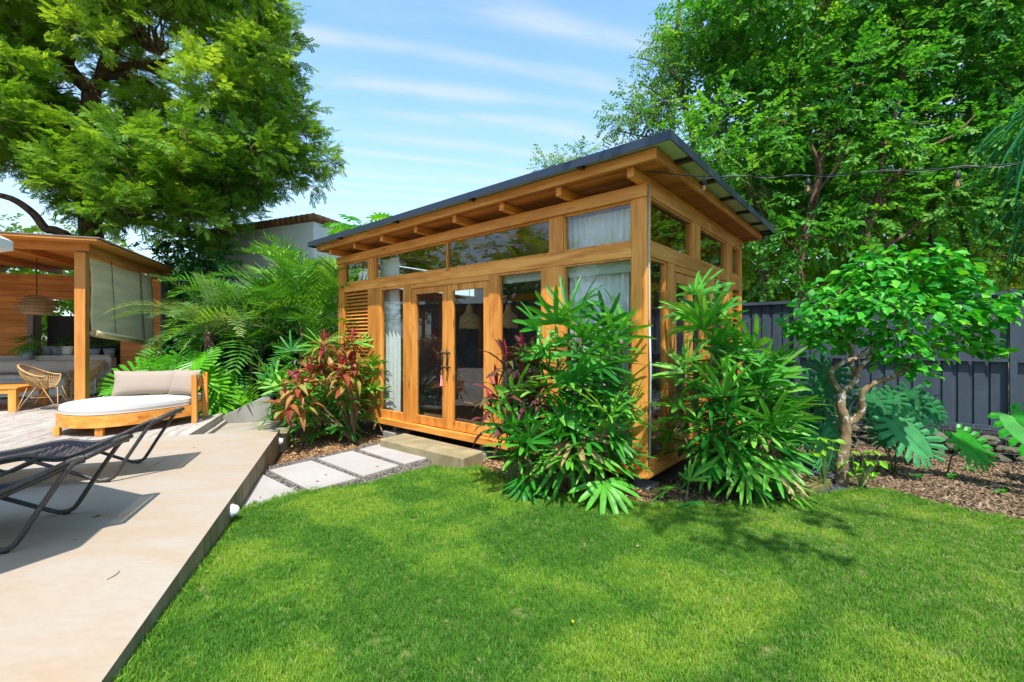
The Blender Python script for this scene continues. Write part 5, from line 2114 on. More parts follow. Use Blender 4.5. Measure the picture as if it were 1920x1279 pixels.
def clump_points(cl, per, R_=rng, up=0.25):
    """cl: list of (centre, radius, flatten, tintshift)"""
    P_, D_, T_ = [], [], []
    for c, r, fl, ts in cl:
        n = max(4, int(per * r * r))
        v = R_.normal(0, 1, (n, 3))
        v /= np.linalg.norm(v, axis=1)[:, None]
        v[:, 2] += up
        v /= np.linalg.norm(v, axis=1)[:, None]
        rad = r * R_.uniform(0.15, 1.0, n) ** 0.5
        lump = 1 + 0.25 * np.sin(v[:, 0] * 5 + c[0] * 3) * np.cos(v[:, 1] * 6 + c[2] * 2)
        q = v * (rad * lump)[:, None]
        q[:, 2] *= fl
        P_.append(q + np.array(c))
        D_.append(v)
        T_.append(np.full(n, ts) + R_.normal(0, 0.13, n))
    return np.concatenate(P_), np.concatenate(D_), np.concatenate(T_)


def crown(name, parent, cl, per, col, smin=0.8, smax=1.25, up=0.25, droop=0.2):
    P_, D_, T_ = clump_points(cl, per, rng, up)
    n = len(P_)
    yaw = np.arctan2(D_[:, 1], D_[:, 0]) + rng.normal(0, 0.7, n)
    pitch = -np.arcsin(np.clip(D_[:, 2], -1, 1)) * 0.6 + droop + rng.normal(0, 0.3, n)
    rot = np.stack([rng.normal(0, 0.45, n), pitch, yaw], 1)
    if parent is not None:
        P_ = P_ - np.array(parent.location)
    return scatter(name, P_, rot, rng.uniform(smin, smax, n), T_, col, parent)


def wiggle(a, b, n, amp, R_=RP):
    pts = [a]
    for i in range(1, n):
        t = i / n
        pts.append(a.lerp(b, t) + unit(R_) * amp * math.sin(PI * t) * (b - a).length)
    pts.append(b)
    return pts


def branches(tree, main, cl, m, twig=0.012, reach=99.0):
    """main: list of (points, r0, r1); thin limbs are added from the nearest main node to each clump"""
    off = Vector(tree.location)
    nodes = []
    for k, (pts, r0, r1) in enumerate(main):
        sp = smooth([Vector(p) for p in pts], 5)
        n = len(sp)
        rs = [r0 + (r1 - r0) * (i / (n - 1)) for i in range(n)]
        part('trunk' if k == 0 else 'branch', MB().tube([p - off for p in sp], rs, 10), m, tree, True)
        nodes += [(p, r) for p, r in list(zip(sp, rs))[2:]]
    b = MB()
    for c, r, fl, ts in cl:
        c = Vector(c)
        best = min(nodes, key=lambda q: (q[0] - c).length + (0.6 if q[0].z > c.z else 0))
        if (best[0] - c).length > reach:
            continue
        pts = wiggle(best[0], c, 5, 0.08)
        r0 = min(best[1] * 0.55, twig * 3)
        b.tube([p - off for p in smooth(pts, 2)], [max(0.006, r0 * (1 - i / 11)) for i in range(len(smooth(pts, 2)))], 5, False)
        for _ in range(3):
            e = c + unit() * r * 0.8
            b.tube([p - off for p in wiggle(c, e, 3, 0.1)], [0.010, 0.008, 0.006, 0.004], 4, False)
    o = part('twigs', b, m, tree, True)
    o['kind'] = 'stuff'
    return nodes


def poly_clumps(poly, n, r0, r1, ymid, yspread, margin=1.0, R_=RP, tint=(0.3, 0.7), flat=0.75, tfun=None):
    xs_ = [p[0] for p in poly]
    ys_ = [p[1] for p in poly]
    out = []
    tries = 0
    while len(out) < n and tries < n * 60:
        tries += 1
        px, py = R_.uniform(min(xs_), max(xs_)), R_.uniform(min(ys_), max(ys_))
        r = R_.uniform(r0, r1)
        Y = ymid + R_.uniform(-1, 1) * yspread
        rp = r * FPX / Y * margin
        test = [(px, py)] + [(px + rp * math.cos(k * PI / 4), py + rp * 0.8 * math.sin(k * PI / 4)) for k in range(8)]
        if not all(inside(poly, [t[0] for t in test], [t[1] for t in test])):
            continue
        p = at(px, py, Y)
        out.append((p, r, flat, tfun(px, py) if tfun else R_.uniform(*tint)))
    return out


# ================================================================== BIG TREE, LEFT
TL0 = at(168, 640, 12.6)
t = thing('big_tree', 'big spreading tree with fine feathery leaves above the pergola', 'tree', (TL0.x, TL0.y, 0))
Yt = 12.6
OUTL = [(-330, -260), (520, -260), (500, -20), (520, 20), (552, 62), (538, 90), (556, 112), (536, 140), (560, 165), (578, 205), (590, 250), (600, 285), (634, 300), (628, 330), (585, 362), (545, 345), (512, 352), (505, 392), (478, 385),
        (470, 420), (430, 440), (420, 480), (372, 500), (330, 478), (290, 440), (180, 425), (110, 400), (70, 350), (30, 330), (-20, 300), (-330, 320)]
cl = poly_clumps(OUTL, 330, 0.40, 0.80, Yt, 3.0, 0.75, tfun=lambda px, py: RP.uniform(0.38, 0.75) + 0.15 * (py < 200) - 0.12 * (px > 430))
for (px, py, r) in ((520, 20, .4), (540, 75, .35), (545, 120, .35), (548, 165, .4), (565, 215, .45), (575, 262, .45), (606, 302, .38), (622, 305, .25), (590, 335, .4), (560, 322, .45), (528, 325, .4), (500, 350, .4), (488, 375, .3),
                    (20, 30, .7), (20, 110, .7), (10, 190, .7), (60, 200, .6), (40, 250, .6), (100, 235, .5), (70, 20, .6), (120, 20, .6), (455, 400, .4), (430, 440, .4), (400, 465, .4), (360, 470, .45), (-60, 260, .8)):
    cl.append((at(px, py, Yt + RP.uniform(-.8, .8)), r, 0.8, RP.uniform(0.3, 0.6)))
for _ in range(46):
    px_, py_ = RP.uniform(95, 440), RP.uniform(285, 425)
    if py_ > 400 and px_ < 150:
        continue
    cl.append((at(px_, py_, Yt + RP.uniform(-1.6, .2)), RP.uniform(.35, .6), .75, RP.uniform(.35, .75)))
# openings where the limbs and the sky show
HOL = [(165, 150, 62), (215, 110, 50), (270, 125, 55), (50, 340, 50), (30, 400, 60), (300, 255, 22), (120, 120, 28), (190, 220, 30), (345, 215, 22), (-30, 380, 60), (90, 300, 26)]


def in_hole(c, r):
    px, py = 960 + FPX * c.x / c.y, HOR - FPX * (c.z - CAMH) / c.y
    for hx1, hy1, hr in HOL:
        if math.hypot(px - hx1, py - hy1) < hr * 0.55 + 0.55 * r * FPX / c.y and c.y < Yt + 0.8:
            return True
    return False


cl = [c for c in cl if not in_hole(c[0], c[1])]
MB_ = [
    ([at(172, 700, Yt), at(176, 520, Yt), at(168, 400, Yt), at(160, 290, Yt), at(170, 215, Yt), at(172, 168, Yt)], 0.30, 0.21),
    ([at(172, 172, Yt), at(148, 150, Yt - .3), at(125, 118, Yt - .6), at(136, 90, Yt - .8), at(118, 60, Yt - 1.0), at(80, 10, Yt - 1.2), at(60, -60, Yt - 1.3)], 0.20, 0.07),
    ([at(125, 120, Yt - .6), at(80, 90, Yt - 1), at(40, 60, Yt - 1.4), at(0, 30, Yt - 1.8), at(-80, 0, Yt - 2)], 0.10, 0.04),
    ([at(172, 172, Yt), at(190, 148, Yt), at(200, 110, Yt - .2), at(222, 78, Yt - .4), at(248, 66, Yt - .5), at(275, 88, Yt - .7), at(300, 100, Yt - 1)], 0.19, 0.06),
    ([at(190, 150, Yt), at(220, 128, Yt + .2), at(262, 122, Yt + .3), at(300, 118, Yt + .4), at(335, 105, Yt + .5), at(380, 60, Yt + .6)], 0.13, 0.05),
    ([at(200, 142, Yt), at(250, 145, Yt + .2), at(290, 165, Yt + .3), at(330, 198, Yt + .2), at(400, 180, Yt), at(450, 190, Yt - .2)], 0.11, 0.04),
    ([at(262, 122, Yt), at(290, 135, Yt - .3), at(340, 160, Yt - .4), at(390, 170, Yt - .5)], 0.08, 0.03),
    ([at(222, 78, Yt), at(215, 40, Yt), at(205, -20, Yt)], 0.09, 0.05),
    ([at(165, 270, Yt), at(205, 247, Yt + .4), at(300, 245, Yt + .8), at(380, 300, Yt + .8), at(450, 330, Yt + .8)], 0.10, 0.04),
    ([at(168, 290, Yt), at(130, 250, Yt + .5), at(110, 190, Yt + 1), at(60, 170, Yt + 1.4)], 0.10, 0.04),
    ([at(170, 300, Yt), at(110, 320, Yt - .6), at(75, 300, Yt - 1), at(35, 270, Yt - 1.2), at(-40, 240, Yt - 1.4)], 0.12, 0.05),
    ([at(172, 470, Yt), at(110, 435, Yt - .5), at(85, 428, Yt - .7), at(62, 400, Yt - .9), at(20, 372, Yt - 1.1), at(-40, 360, Yt - 1.3)], 0.13, 0.06),
    ([at(172, 440, Yt), at(240, 415, Yt), at(330, 430, Yt + .4), at(400, 460, Yt + .5), at(440, 440, Yt + .6)], 0.10, 0.03),
    ([at(330, 198, Yt), at(400, 260, Yt), at(470, 300, Yt), at(560, 320, Yt)], 0.06, 0.02),
    ([at(380, 60, Yt), at(450, 80, Yt), at(520, 110, Yt)], 0.05, 0.02),
]
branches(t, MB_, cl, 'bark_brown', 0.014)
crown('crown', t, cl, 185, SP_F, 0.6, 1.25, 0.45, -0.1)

# ================================================================== TREES BEYOND THE FENCE
RIGHT = [(1330, -260), (1290, -60), (1280, 10), (1262, 60), (1290, 110), (1270, 170), (1262, 230), (1240, 265), (1290, 330), (1380, 420), (1400, 500), (1395, 560), (2200, 560), (2200, -260)]
SPARSE = [(1300, 0), (1262, 8), (1215, 92), (1185, 110), (1222, 150), (1160, 185), (1136, 225), (1150, 262), (1200, 262), (1262, 240), (1290, 170), (1320, 80)]
TRK = [(1432, 10.6, 'bark_grey', 'tall leafy tree whose pale trunk stands just right of the garden room roof'),
       (1500, 9.7, 'bark_brown', 'dark trunked tree leaning above the left end of the metal fence'),
       (1592, 11.6, 'bark_grey', 'slim tree behind the fence, just left of the curved trunk'),
       (1652, 9.4, 'bark_brown', 'tree with a curved dark trunk rising behind the small garden tree'),
       (1745, 10.8, 'bark_grey', 'leafy tree behind the fence, left of the last hanging bulb'),
       (1808, 12.0, 'bark_grey', 'tree with straight grey trunk below the last hanging bulb'),
       (1960, 10.2, 'bark_brown', 'tree at the right picture edge behind the fence')]
fc = poly_clumps(RIGHT, 520, 0.42, 0.85, 10.6, 1.9, 0.7, tfun=lambda px, py: RP.uniform(0.30, 0.72) + 0.12 * (px > 1650 and py < 120))
keep = []
for c in fc:
    px, py = 960 + FPX * c[0].x / c[0].y, HOR - FPX * (c[0].z - CAMH) / c[0].y
    if py > 400 and RP.random() < 0.62:
        continue
    if py > 330 and RP.random() < 0.25:
        continue
    if math.hypot(px - 1500, (py - 30)) < 42:
        continue
    keep.append((c, px, py))
for i in range(len(TRK)):
    px0, Y, bm, lb = TRK[i]
    mine = []
    for c, px, py in keep:
        j = min(range(len(TRK)), key=lambda k: abs(TRK[k][0] - px) + 40 * abs(TRK[k][1] - c[0].y) * 0.5)
        if j == i:
            mine.append(c)
    base = at(px0, HOR, Y)
    t = thing('forest_tree', lb, 'tree', (base.x, base.y, 0), 0, 'tall leafy trees beyond the metal fence')
    x_ = base.x
    tp = [Vector((x_, Y, -0.2)), Vector((x_ + .05, Y, 1.6)), at(px0 + RP.uniform(-6, 6), 480, Y), at(px0 + RP.uniform(-22, 22), 380, Y + .1), at(px0 + RP.uniform(-35, 35), 270, Y + .2), at(px0 + RP.uniform(-50, 50), 120, Y), at(px0 + RP.uniform(-60, 60), -60, Y)]
    if i == 1:
        tp[2:] = [at(1497, 500, Y), at(1512, 440, Y), at(1535, 330, Y), at(1545, 240, Y), at(1560, 100, Y), at(1550, -60, Y)]
    if i == 3:
        tp[1:] = [at(1648, 560, Y), at(1640, 500, Y), at(1622, 440, Y), at(1640, 395, Y), at(1652, 300, Y), at(1690, 160, Y), at(1700, -20, Y)]
    main = [(tp, 0.13 if i in (1, 3) else 0.10, 0.035)]
    for k in range(6):
        s = tp[2 + k % 4].lerp(tp[3 + k % 3], RP.random())
        e = s + Vector((RP.uniform(-1.6, 1.6), RP.uniform(-.9, .9), RP.uniform(0.5, 1.6)))
        main.append((wiggle(s, e, 4, 0.08), 0.045, 0.015))
    branches(t, main, mine, bm, 0.010, 3.2)
    crown('crown', t, mine, 112, SP_B, 0.7, 1.5, 0.15, 0.3)
# sparse tree leaning out over the roof
sc_ = poly_clumps(SPARSE, 42, 0.25, 0.42, 10.5, 1.2, 0.6, tint=(0.35, 0.8))
for (px, py, r) in ((1150, 235, .22), (1160, 215, .2), (1182, 165, .2), (1190, 108, .22), (1205, 120, .22), (1250, 100, .25), (1262, 60, .25), (1275, 30, .25), (1180, 240, .25), (1215, 255, .25), (1240, 200, .3), (1222, 160, .2), (1165, 268, .2)):
    sc_.append((at(px, py, 10.5), r, .8, RP.uniform(.4, .8)))
b0 = at(1330, HOR, 10.9)
t = thing('sparse_tree', 'airy tree with thin crown reaching left over the garden room roof', 'tree', (b0.x, b0.y, 0))
mn = [([Vector((b0.x, 10.9, -.2)), at(1330, 420, 10.9), at(1310, 300, 10.8), at(1280, 180, 10.7), at(1270, 80, 10.6), at(1275, -40, 10.6)], 0.10, 0.03),
      ([at(1310, 300, 10.8), at(1250, 262, 10.6), at(1200, 255, 10.5), at(1160, 245, 10.5)], 0.035, 0.012),
      ([at(1285, 200, 10.7), at(1240, 180, 10.6), at(1195, 150, 10.5)], 0.03, 0.012),
      ([at(1280, 150, 10.7), at(1235, 120, 10.5), at(1195, 108, 10.5)], 0.03, 0.012)]
branches(t, mn, sc_, 'bark_grey', 0.008)
crown('crown', t, sc_, 125, SP_S, 0.6, 1.0, 0.15, 0.25)
# small crown tops over the roof line
for (cx_, pts_, Y, lb) in ((1062, ((1030, 312, .35), (1055, 300, .32), (1085, 294, .35), (1100, 290, .25), (1020, 312, .2), (1062, 318, .4)), 14.0, 'light green tree top showing over the middle of the dark roof edge'),):
    b0 = at(cx_, HOR, Y)
    t = thing('distant_tree', lb, 'tree', (b0.x, b0.y, 0))
    cc = [(at(px, py, Y), r, .7, RP.uniform(.5, .9)) for px, py, r in pts_]
    branches(t, [([Vector((b0.x, Y, -.2)), at(cx_, 420, Y), at(cx_, 320, Y)], 0.12, 0.03)], cc, 'bark_grey', 0.008)
    crown('crown', t, cc, 200, SP_S, 0.8, 1.2)

# one mass of woods far behind, lighter and looser
wd = []
for (poly, n, Y, sp, r0, r1) in (([(1300, 330), (1300, 640), (2350, 640), (2350, 330)], 150, 17.5, 2.5, 0.9, 1.5), ([(-500, 400), (-500, 700), (380, 700), (380, 470), (180, 450)], 60, 19.5, 1.5, 0.9, 1.5),
                                 ([(1400, 60), (1420, 400), (2350, 400), (2350, -200), (1500, -100)], 70, 17.0, 2.0, 0.8, 1.3)):
    wd += poly_clumps(poly, n, r0, r1, Y, sp, 0.4, tint=(0.3, 0.8))
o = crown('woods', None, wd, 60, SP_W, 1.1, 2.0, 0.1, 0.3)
stuff(o, 'looser pale green woods far behind the fence and pergola', 'woods')
# dark undergrowth between the palms and the white house
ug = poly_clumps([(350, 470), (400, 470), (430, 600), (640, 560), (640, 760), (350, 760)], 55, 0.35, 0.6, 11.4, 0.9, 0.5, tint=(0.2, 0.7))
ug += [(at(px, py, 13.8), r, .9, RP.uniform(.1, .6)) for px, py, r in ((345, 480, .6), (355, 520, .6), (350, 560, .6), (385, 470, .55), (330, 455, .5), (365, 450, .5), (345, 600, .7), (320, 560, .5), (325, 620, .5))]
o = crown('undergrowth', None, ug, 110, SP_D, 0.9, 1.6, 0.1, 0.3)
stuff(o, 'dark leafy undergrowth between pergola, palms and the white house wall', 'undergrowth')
ug = [(Vector((x, y, z)), r, .8, RP.uniform(.1, .7)) for x, y, z, r in
      [(F0.x - HX.x * q - HY.x * 0.1 + RP.uniform(-.1, .1), F0.y - HX.y * q - HY.y * 0.1, RP.uniform(0.3, 0.55), RP.uniform(.2, .34)) for q in np.arange(1.0, 5.6, 0.28)]]
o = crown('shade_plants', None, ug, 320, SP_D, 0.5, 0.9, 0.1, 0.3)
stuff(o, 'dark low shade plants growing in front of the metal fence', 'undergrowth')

# trees behind the camera: they shade the right side of the room and mirror in the panes
for i, (tx, ty, pts_, lb) in enumerate((
        (7.4, 2.2, ((2.9, 3.4, 6.9, .6), (1.9, 2.2, 6.4, .55), (2.6, 2.6, 6.6, .6), (2.0, 3.2, 6.8, .5), (2.4, 4.0, 7.1, .5), (1.35, 2.5, 6.6, .38), (3.2, 4.2, 7.2, .5), (1.86, 0.0, 6.5, .5), (2.2, .25, 6.5, .3), (3.1, .3, 6.6, .25), (2.1, 1.2, 6.5, .25)), 'shade tree reaching over the garden room corner'),
        (-6.5, -7.5, ((-6.5, -7.5, 5.5, 2.0), (-8.2, -7, 5, 1.8), (-4.6, -7.8, 5, 1.8), (-6.2, -8.6, 7, 1.8), (-9.8, -8, 4.4, 1.6)), 'round leafy tree behind the terrace'),
        (1.5, -9.0, ((1.5, -9, 5.0, 2.0), (3.4, -8.6, 4.6, 1.8), (-.6, -9.2, 4.6, 1.8), (1.4, -9.4, 6.8, 1.7)), 'round leafy tree far behind the lawn'),
        (9.5, -3.0, ((9.5, -3, 4.0, 1.8), (9.8, -.6, 3.6, 1.7), (9.6, -5.4, 3.8, 1.8), (10, 1.6, 3.6, 1.6), (9.6, -2.6, 6, 1.8), (9.4, 3.4, 3.2, 1.4)), 'dense leafy tree beside the lawn on the right'))):
    t = thing('shade_tree', lb, 'tree', (tx, ty, 0))
    cc = [(Vector(p[:3]), p[3], .7, RP.uniform(.3, .6)) for p in pts_]
    c0_ = Vector((tx, ty, 0))
    branches(t, [([c0_ + Vector((0, 0, -.2)), c0_ + Vector((.1, .1, 2)), Vector((tx, ty, 0)).lerp(Vector(pts_[0][:3]), .55) + Vector((0, 0, 1.2)), Vector(pts_[0][:3]) - Vector((0, 0, .3))], 0.16, 0.035)], cc, 'bark_brown', 0.02)
    crown('crown', t, cc, 85 if i == 0 else 60, SP_B, 1.0, 1.6)

# ================================================================== SMALL GARDEN TREE
Ys = 4.7
t0 = Vector((3.41, Ys, -0.08))
t = thing('small_tree', 'small garden tree with glossy oval leaves and lichen spotted forked trunk', 'tree', t0)
offs = Vector(t0)
TW = [([at(1580, 922, Ys), at(1578, 880, Ys), at(1584, 835, Ys), at(1585, 791, Ys), at(1576, 762, Ys), at(1578, 733, Ys)], 0.062, 0.042),
      ([at(1578, 738, Ys), at(1563, 716, Ys - .03), at(1558, 700, Ys - .05), at(1570, 686, Ys - .1), at(1590, 676, Ys - .12), at(1612, 668, Ys - .1), at(1640, 640, Ys), at(1660, 600, Ys)], 0.030, 0.012),
      ([at(1580, 734, Ys), at(1600, 718, Ys + .03), at(1603, 705, Ys + .05), at(1596, 675, Ys + .05), at(1596, 650, Ys), at(1575, 610, Ys), at(1560, 560, Ys)], 0.034, 0.012),
      ([at(1603, 712, Ys + .03), at(1612, 690, Ys), at(1635, 665, Ys - .05), at(1680, 620, Ys), at(1740, 580, Ys)], 0.026, 0.010),
      ([at(1585, 795, Ys), at(1605, 785, Ys), at(1616, 768, Ys - .02), at(1617, 738, Ys - .05), at(1640, 718, Ys - .08), at(1690, 700, Ys - .1), at(1715, 670, Ys - .1), at(1780, 640, Ys), at(1850, 610, Ys)], 0.040, 0.010),
      ([at(1640, 640, Ys), at(1670, 560, Ys + .1), at(1690, 500, Ys + .1)], 0.014, 0.006)]
for k, (pts, r0, r1) in enumerate(TW):
    sp_ = smooth(pts, 6)
    n = len(sp_)
    rs = [(r0 + (r1 - r0) * i / (n - 1)) * (1 + 0.10 * math.sin(i * 2.1 + k)) for i in range(n)]
    part('trunk' if k == 0 else 'branch', MB().tube([p - offs for p in sp_], rs, 12), 'bark_lichen', t, True)
lc = [(1520, 600, .24), (1545, 560, .26), (1560, 620, .24), (1590, 575, .28), (1600, 530, .24), (1640, 560, .30), (1640, 510, .26), (1690, 495, .26), (1690, 560, .32), (1740, 520, .28), (1745, 590, .30), (1700, 640, .22),
      (1790, 560, .28), (1800, 620, .24), (1845, 590, .24), (1870, 565, .18), (1830, 650, .18), (1850, 655, .14), (1760, 650, .16), (1720, 690, .16), (1690, 685, .12), (1530, 640, .16), (1505, 620, .13), (1620, 610, .26), (1650, 475, .18),
      (1750, 480, .2), (1885, 575, .12), (1800, 520, .22), (1660, 660, .16), (1600, 640, .14)]
leaves = []
for px, py, r in lc:
    c = at(px, py, Ys + RP.uniform(-.25, .25))
    for _ in range(int(1500 * r * r)):
        d = unit()
        q = c + Vector((d.x, d.y, d.z * .85)) * r * RP.uniform(.35, 1.05)
        out = (q - (at(1680, 600, Ys))).normalized()
        leaves.append((q, d, out))
leaves.sort(key=lambda q: q[0].y)
lm = []
for i in range(6):
    b = MB()
    ovate(b, Vector((0, 0, 0)), Vector((1, 0, 0)), Vector((0, 0, 1)), RP.uniform(.085, .118), RP.uniform(.032, .042), RP.uniform(.1, .35))
    lm.append(b.mesh('citrus_leaf_%d' % i, 'leaf_citrus'))
lmm = []
for i in range(4):
    b = MB()
    ovate(b, Vector((0, 0, 0)), Vector((1, 0, 0)), Vector((0, 0, 1)), RP.uniform(.085, .118), RP.uniform(.032, .042), RP.uniform(.1, .35))
    lmm.append(b.mesh('citrus_mass_%d' % i, 'leaf_citrus_mass'))
rots = []
for q, d, o_ in leaves:
    yaw = math.atan2(d.y + o_.y, d.x + o_.x) + RP.gauss(0, .6)
    rots.append((RP.gauss(0, .5), RP.uniform(-.1, .9), yaw))
for i in range(300):
    o = put('leaf', lm[i % 6], t, leaves[i][0] - offs, rots[i], RP.uniform(.8, 1.25))
rest = range(300, len(leaves))
o = scatter('foliage', np.array([leaves[i][0] - offs for i in rest]), np.array([rots[i] for i in rest]), rng.uniform(.8, 1.25, len(rest)), rng.random(len(rest)), protos('citrus', lmm), t)
b = MB()
for px, py, r in lc:
    c = at(px, py, Ys)
    src = min([TW[j][0][-1] for j in range(1, 6)] + [at(1700, 600, Ys), at(1640, 560, Ys), at(1780, 600, Ys)], key=lambda p: (p - c).length)
    b.tube([p - offs for p in wiggle(src, c, 4, .08)], [.009, .008, .006, .005, .004], 5, False)
part('twigs', b, 'bark_lichen', t, True)['kind'] = 'stuff'
# bright shoots round the foot of the trunk
for (px, py, n, s, lb) in ((1545, 835, 16, .16, 'bright young shoot left of the small tree trunk'), (1612, 868, 26, .20, 'bright lime shoot right of the small tree foot')):
    p = at(px, py, 4.55)
    t = thing('young_shoot', lb, 'shoot', (p.x, p.y, float(ground(p.x, p.y)) - .02), 0, 'bright shoots at the small tree')
    b = MB()
    mm_ = MB()
    hgt = p.z - t.location.z
    for k in range(n):
        q = Vector((RP.uniform(-s, s) * .8, RP.uniform(-s, s) * .5, hgt + RP.uniform(-s, s) * .7))
        o = put('leaf', lm[0].copy() if k == 0 else ml, t, q, (RP.gauss(0, .4), RP.uniform(0, .6), RP.uniform(0, 6.3)), RP.uniform(.6, .95))
        if k == 0:
            ml = o.data
            ml.materials.clear()
            ml.materials.append(mat('leaf_lime'))
        b.tube([Vector((0, 0, 0)), q * .5 + Vector((0, 0, .02)), q], .003, 4, False)
    part('stem', b, 'green_stem', t)

# ================================================================== FAN PALMS (clumping, with canes)
FF = [fan_frond('fan_%d' % i, 'leaf_fan', RP, RP.choice((7, 8, 9, 10)), RP.uniform(.37, .47), RP.uniform(.0195, .025), RP.uniform(.12, .22), RP.uniform(.2, .9), RP.uniform(1.3, 2.0), RP.uniform(.05, .35), RP.uniform(-.7, -.1)) for i in range(9)]
FB = []
for f in FF[:6]:
    m_ = f.copy()
    m_.materials.clear()
    m_.materials.append(mat('leaf_fan_bright'))
    FB.append(m_)


DRY = []
G('leaf_dry', [(0.30, 0.20, 0.09), (0.42, 0.33, 0.16)], 'random', 0.8, 0.2, 0.2)
for f in FF[:3]:
    m_ = f.copy()
    m_.materials.clear()
    m_.materials.append(mat('leaf_dry'))
    DRY.append(m_)


def clump_palm(name, label, base, canes, fronds, meshes, smin=.85, smax=1.15, group='clumping fan palms round the garden room'):
    """canes: list of (dx,dy,h); fronds: per cane number"""
    t = thing(name, label, 'palm', base, 0, group)
    for ci, (dx, dy, h, lx, ly) in enumerate(canes):
        top_ = Vector((dx + lx, dy + ly, h))
        b = MB().tube(smooth([Vector((dx * .6, dy * .6, 0)), Vector((dx, dy, h * .5)), top_], 4), [0.012] * 9, 6)
        part('cane', b, 'cane', t, True)
        for k in range(fronds):
            f = k / max(1, fronds - 1)
            z = h * (1 - 0.62 * f * RP.uniform(.8, 1.1)) + RP.uniform(-.03, .03)
            q = Vector((dx, dy, h * .5)).lerp(top_, max(0, min(1, (z - h * .5) / (h * .5))))
            q.z = z
            yaw = k * 2.4 + RP.uniform(-.5, .5) + ci
            pit = -0.85 + 1.45 * f + RP.uniform(-.2, .2)
            put('frond', RP.choice(meshes) if not (k >= fronds - 1 and ci % 4 == 1) else DRY[ci % 3], t, q, (RP.uniform(-.3, .3), pit, yaw), RP.uniform(smin, smax))
    return t


pA = Vector((0.62, 4.42, float(ground(.62, 4.42)) - .03))
clump_palm('fan_palm', 'tall fan palm clump in front of the wide curtained window', pA,
           [(0.02, 0, 1.66, .03, .0), (-.02, .06, 1.58, -.04, .0), (.24, .04, 1.5, .22, 0), (-.2, .04, 1.4, -.18, .02), (.14, .05, 1.50, .14, .0), (-.10, .0, 1.46, -.10, .0), (.22, .0, 1.36, .16, -.03), (.05, .08, 1.30, .06, .05), (-.18, .0, 1.18, -.16, -.03), (.10, -.06, 1.15, .02, -.08),
            (.30, -.03, 1.02, .14, -.05), (-.05, -.12, .92, .0, -.12), (-.35, .0, .80, -.25, .02), (.2, -.1, .66, .08, -.1), (-.1, -.15, .55, -.1, -.15), (-.42, .0, .42, -.14, -.02), (.12, -.2, .70, .1, -.12), (-.3, -.12, .42, -.2, -.12)], 7, FF, .8, 1.1)
pB = Vector((2.10, 4.47, float(ground(2.10, 4.47)) - .03))
clump_palm('fan_palm', 'tall fan palm clump beside the side wall, right of the corner post', pB,
           [(-.26, .05, 1.80, -.02, .0), (-.16, .0, 1.62, .04, .0), (-.10, .05, 1.52, .02, .0), (.06, .02, 1.40, .08, .0), (.16, .0, 1.30, .12, .0), (.26, .0, 1.10, .14, .0), (-.28, -.05, 1.18, -.14, -.03), (.0, -.1, 1.16, .0, -.06), (.15, -.12, 1.0, .12, -.1),
            (.28, -.05, .85, .12, -.08), (-.05, -.2, .78, -.1, -.12), (.15, -.18, .60, .1, -.15), (-.35, -.02, .80, -.16, -.05), (.3, .1, .9, .16, 0), (.26, -.15, .55, .12, -.1), (.3, 0, .6, .14, -.05)], 7, FF, .85, 1.15)
pC = Vector((-3.12, 7.5, -.12))
clump_palm('fan_palm', 'broad fan palm clump behind the red leaved shrub', pC,
           [(0, 0, 1.45, .05, .0), (.3, .1, 1.35, .2, .0), (-.3, 0, 1.25, -.2, 0), (.5, -.1, 1.0, .25, -.05), (-.5, -.1, .95, -.28, -.1), (.1, -.3, .9, .1, -.2), (-.2, -.35, .7, -.2, -.2),
            (.4, -.35, .6, .2, -.2), (-.6, .1, .7, -.25, 0), (.7, .0, .7, .2, 0), (.1, -.45, .4, 0, -.15)], 8, FB + FF[:2], .85, 1.15)
pD = Vector((1.58, 4.12, float(ground(1.58, 4.12)) - .02))
clump_palm('young_fan_palm', 'single low fan palm seedling near the corner footing', pD, [(0, 0, .13, .01, 0)], 3, FF, .6, .7)
FDK = []
for f in FF[:3]:
    m_ = f.copy()
    m_.materials.clear()
    m_.materials.append(mat('leaf_fan'))
    FDK.append(m_)
# little fan palms inside / by the pergola opening
for (px, py, Y, h, lb) in ((50, 655, 10.30, .75, 'dark potted fan palm standing left of the pergola opening'), (118, 640, 11.0, .6, 'dark potted palm in the pergola opening left of the post'), (178, 640, 11.2, .6, 'dark potted palm in the pergola opening right of the post'), (205, 645, 11.3, .55, 'dark potted palm at the right end of the pergola opening')):
    p = at(px, py, Y)
    t = thing('potted_palm', lb, 'potted plant', (p.x, p.y, .2 + .87 - (0.05)), 0, 'potted palms on the pergola ledge')
    part('pot', MB().lathe([(.09, 0), (.12, .22), (.115, .22), (.10, .20)], 16), 'pot_glaze', t, True)
    for k in range(9):
        put('frond', FDK[k % 3], t, (0, 0, .2 + .03 * k), (RP.uniform(-.3, .3), RP.uniform(-.6, .3), k * 2.4), RP.uniform(.7, 1.0) * h)
for i, (px, lb) in enumerate(((90, 'pale blue pot on the ledge, first from the left'), (108, 'dark blue pot on the ledge, second from the left'), (128, 'white pot on the ledge beside the post'))):
    p = at(px, 665, 11.0)
    tag(part('pot', MB().lathe([(.09, 0), (.13, .26), (.12, .26), (.10, .22)], 16, (p.x, p.y, 1.045)), 'pot_glaze' if i < 2 else 'white_fitting', None, True), lb, 'pot')

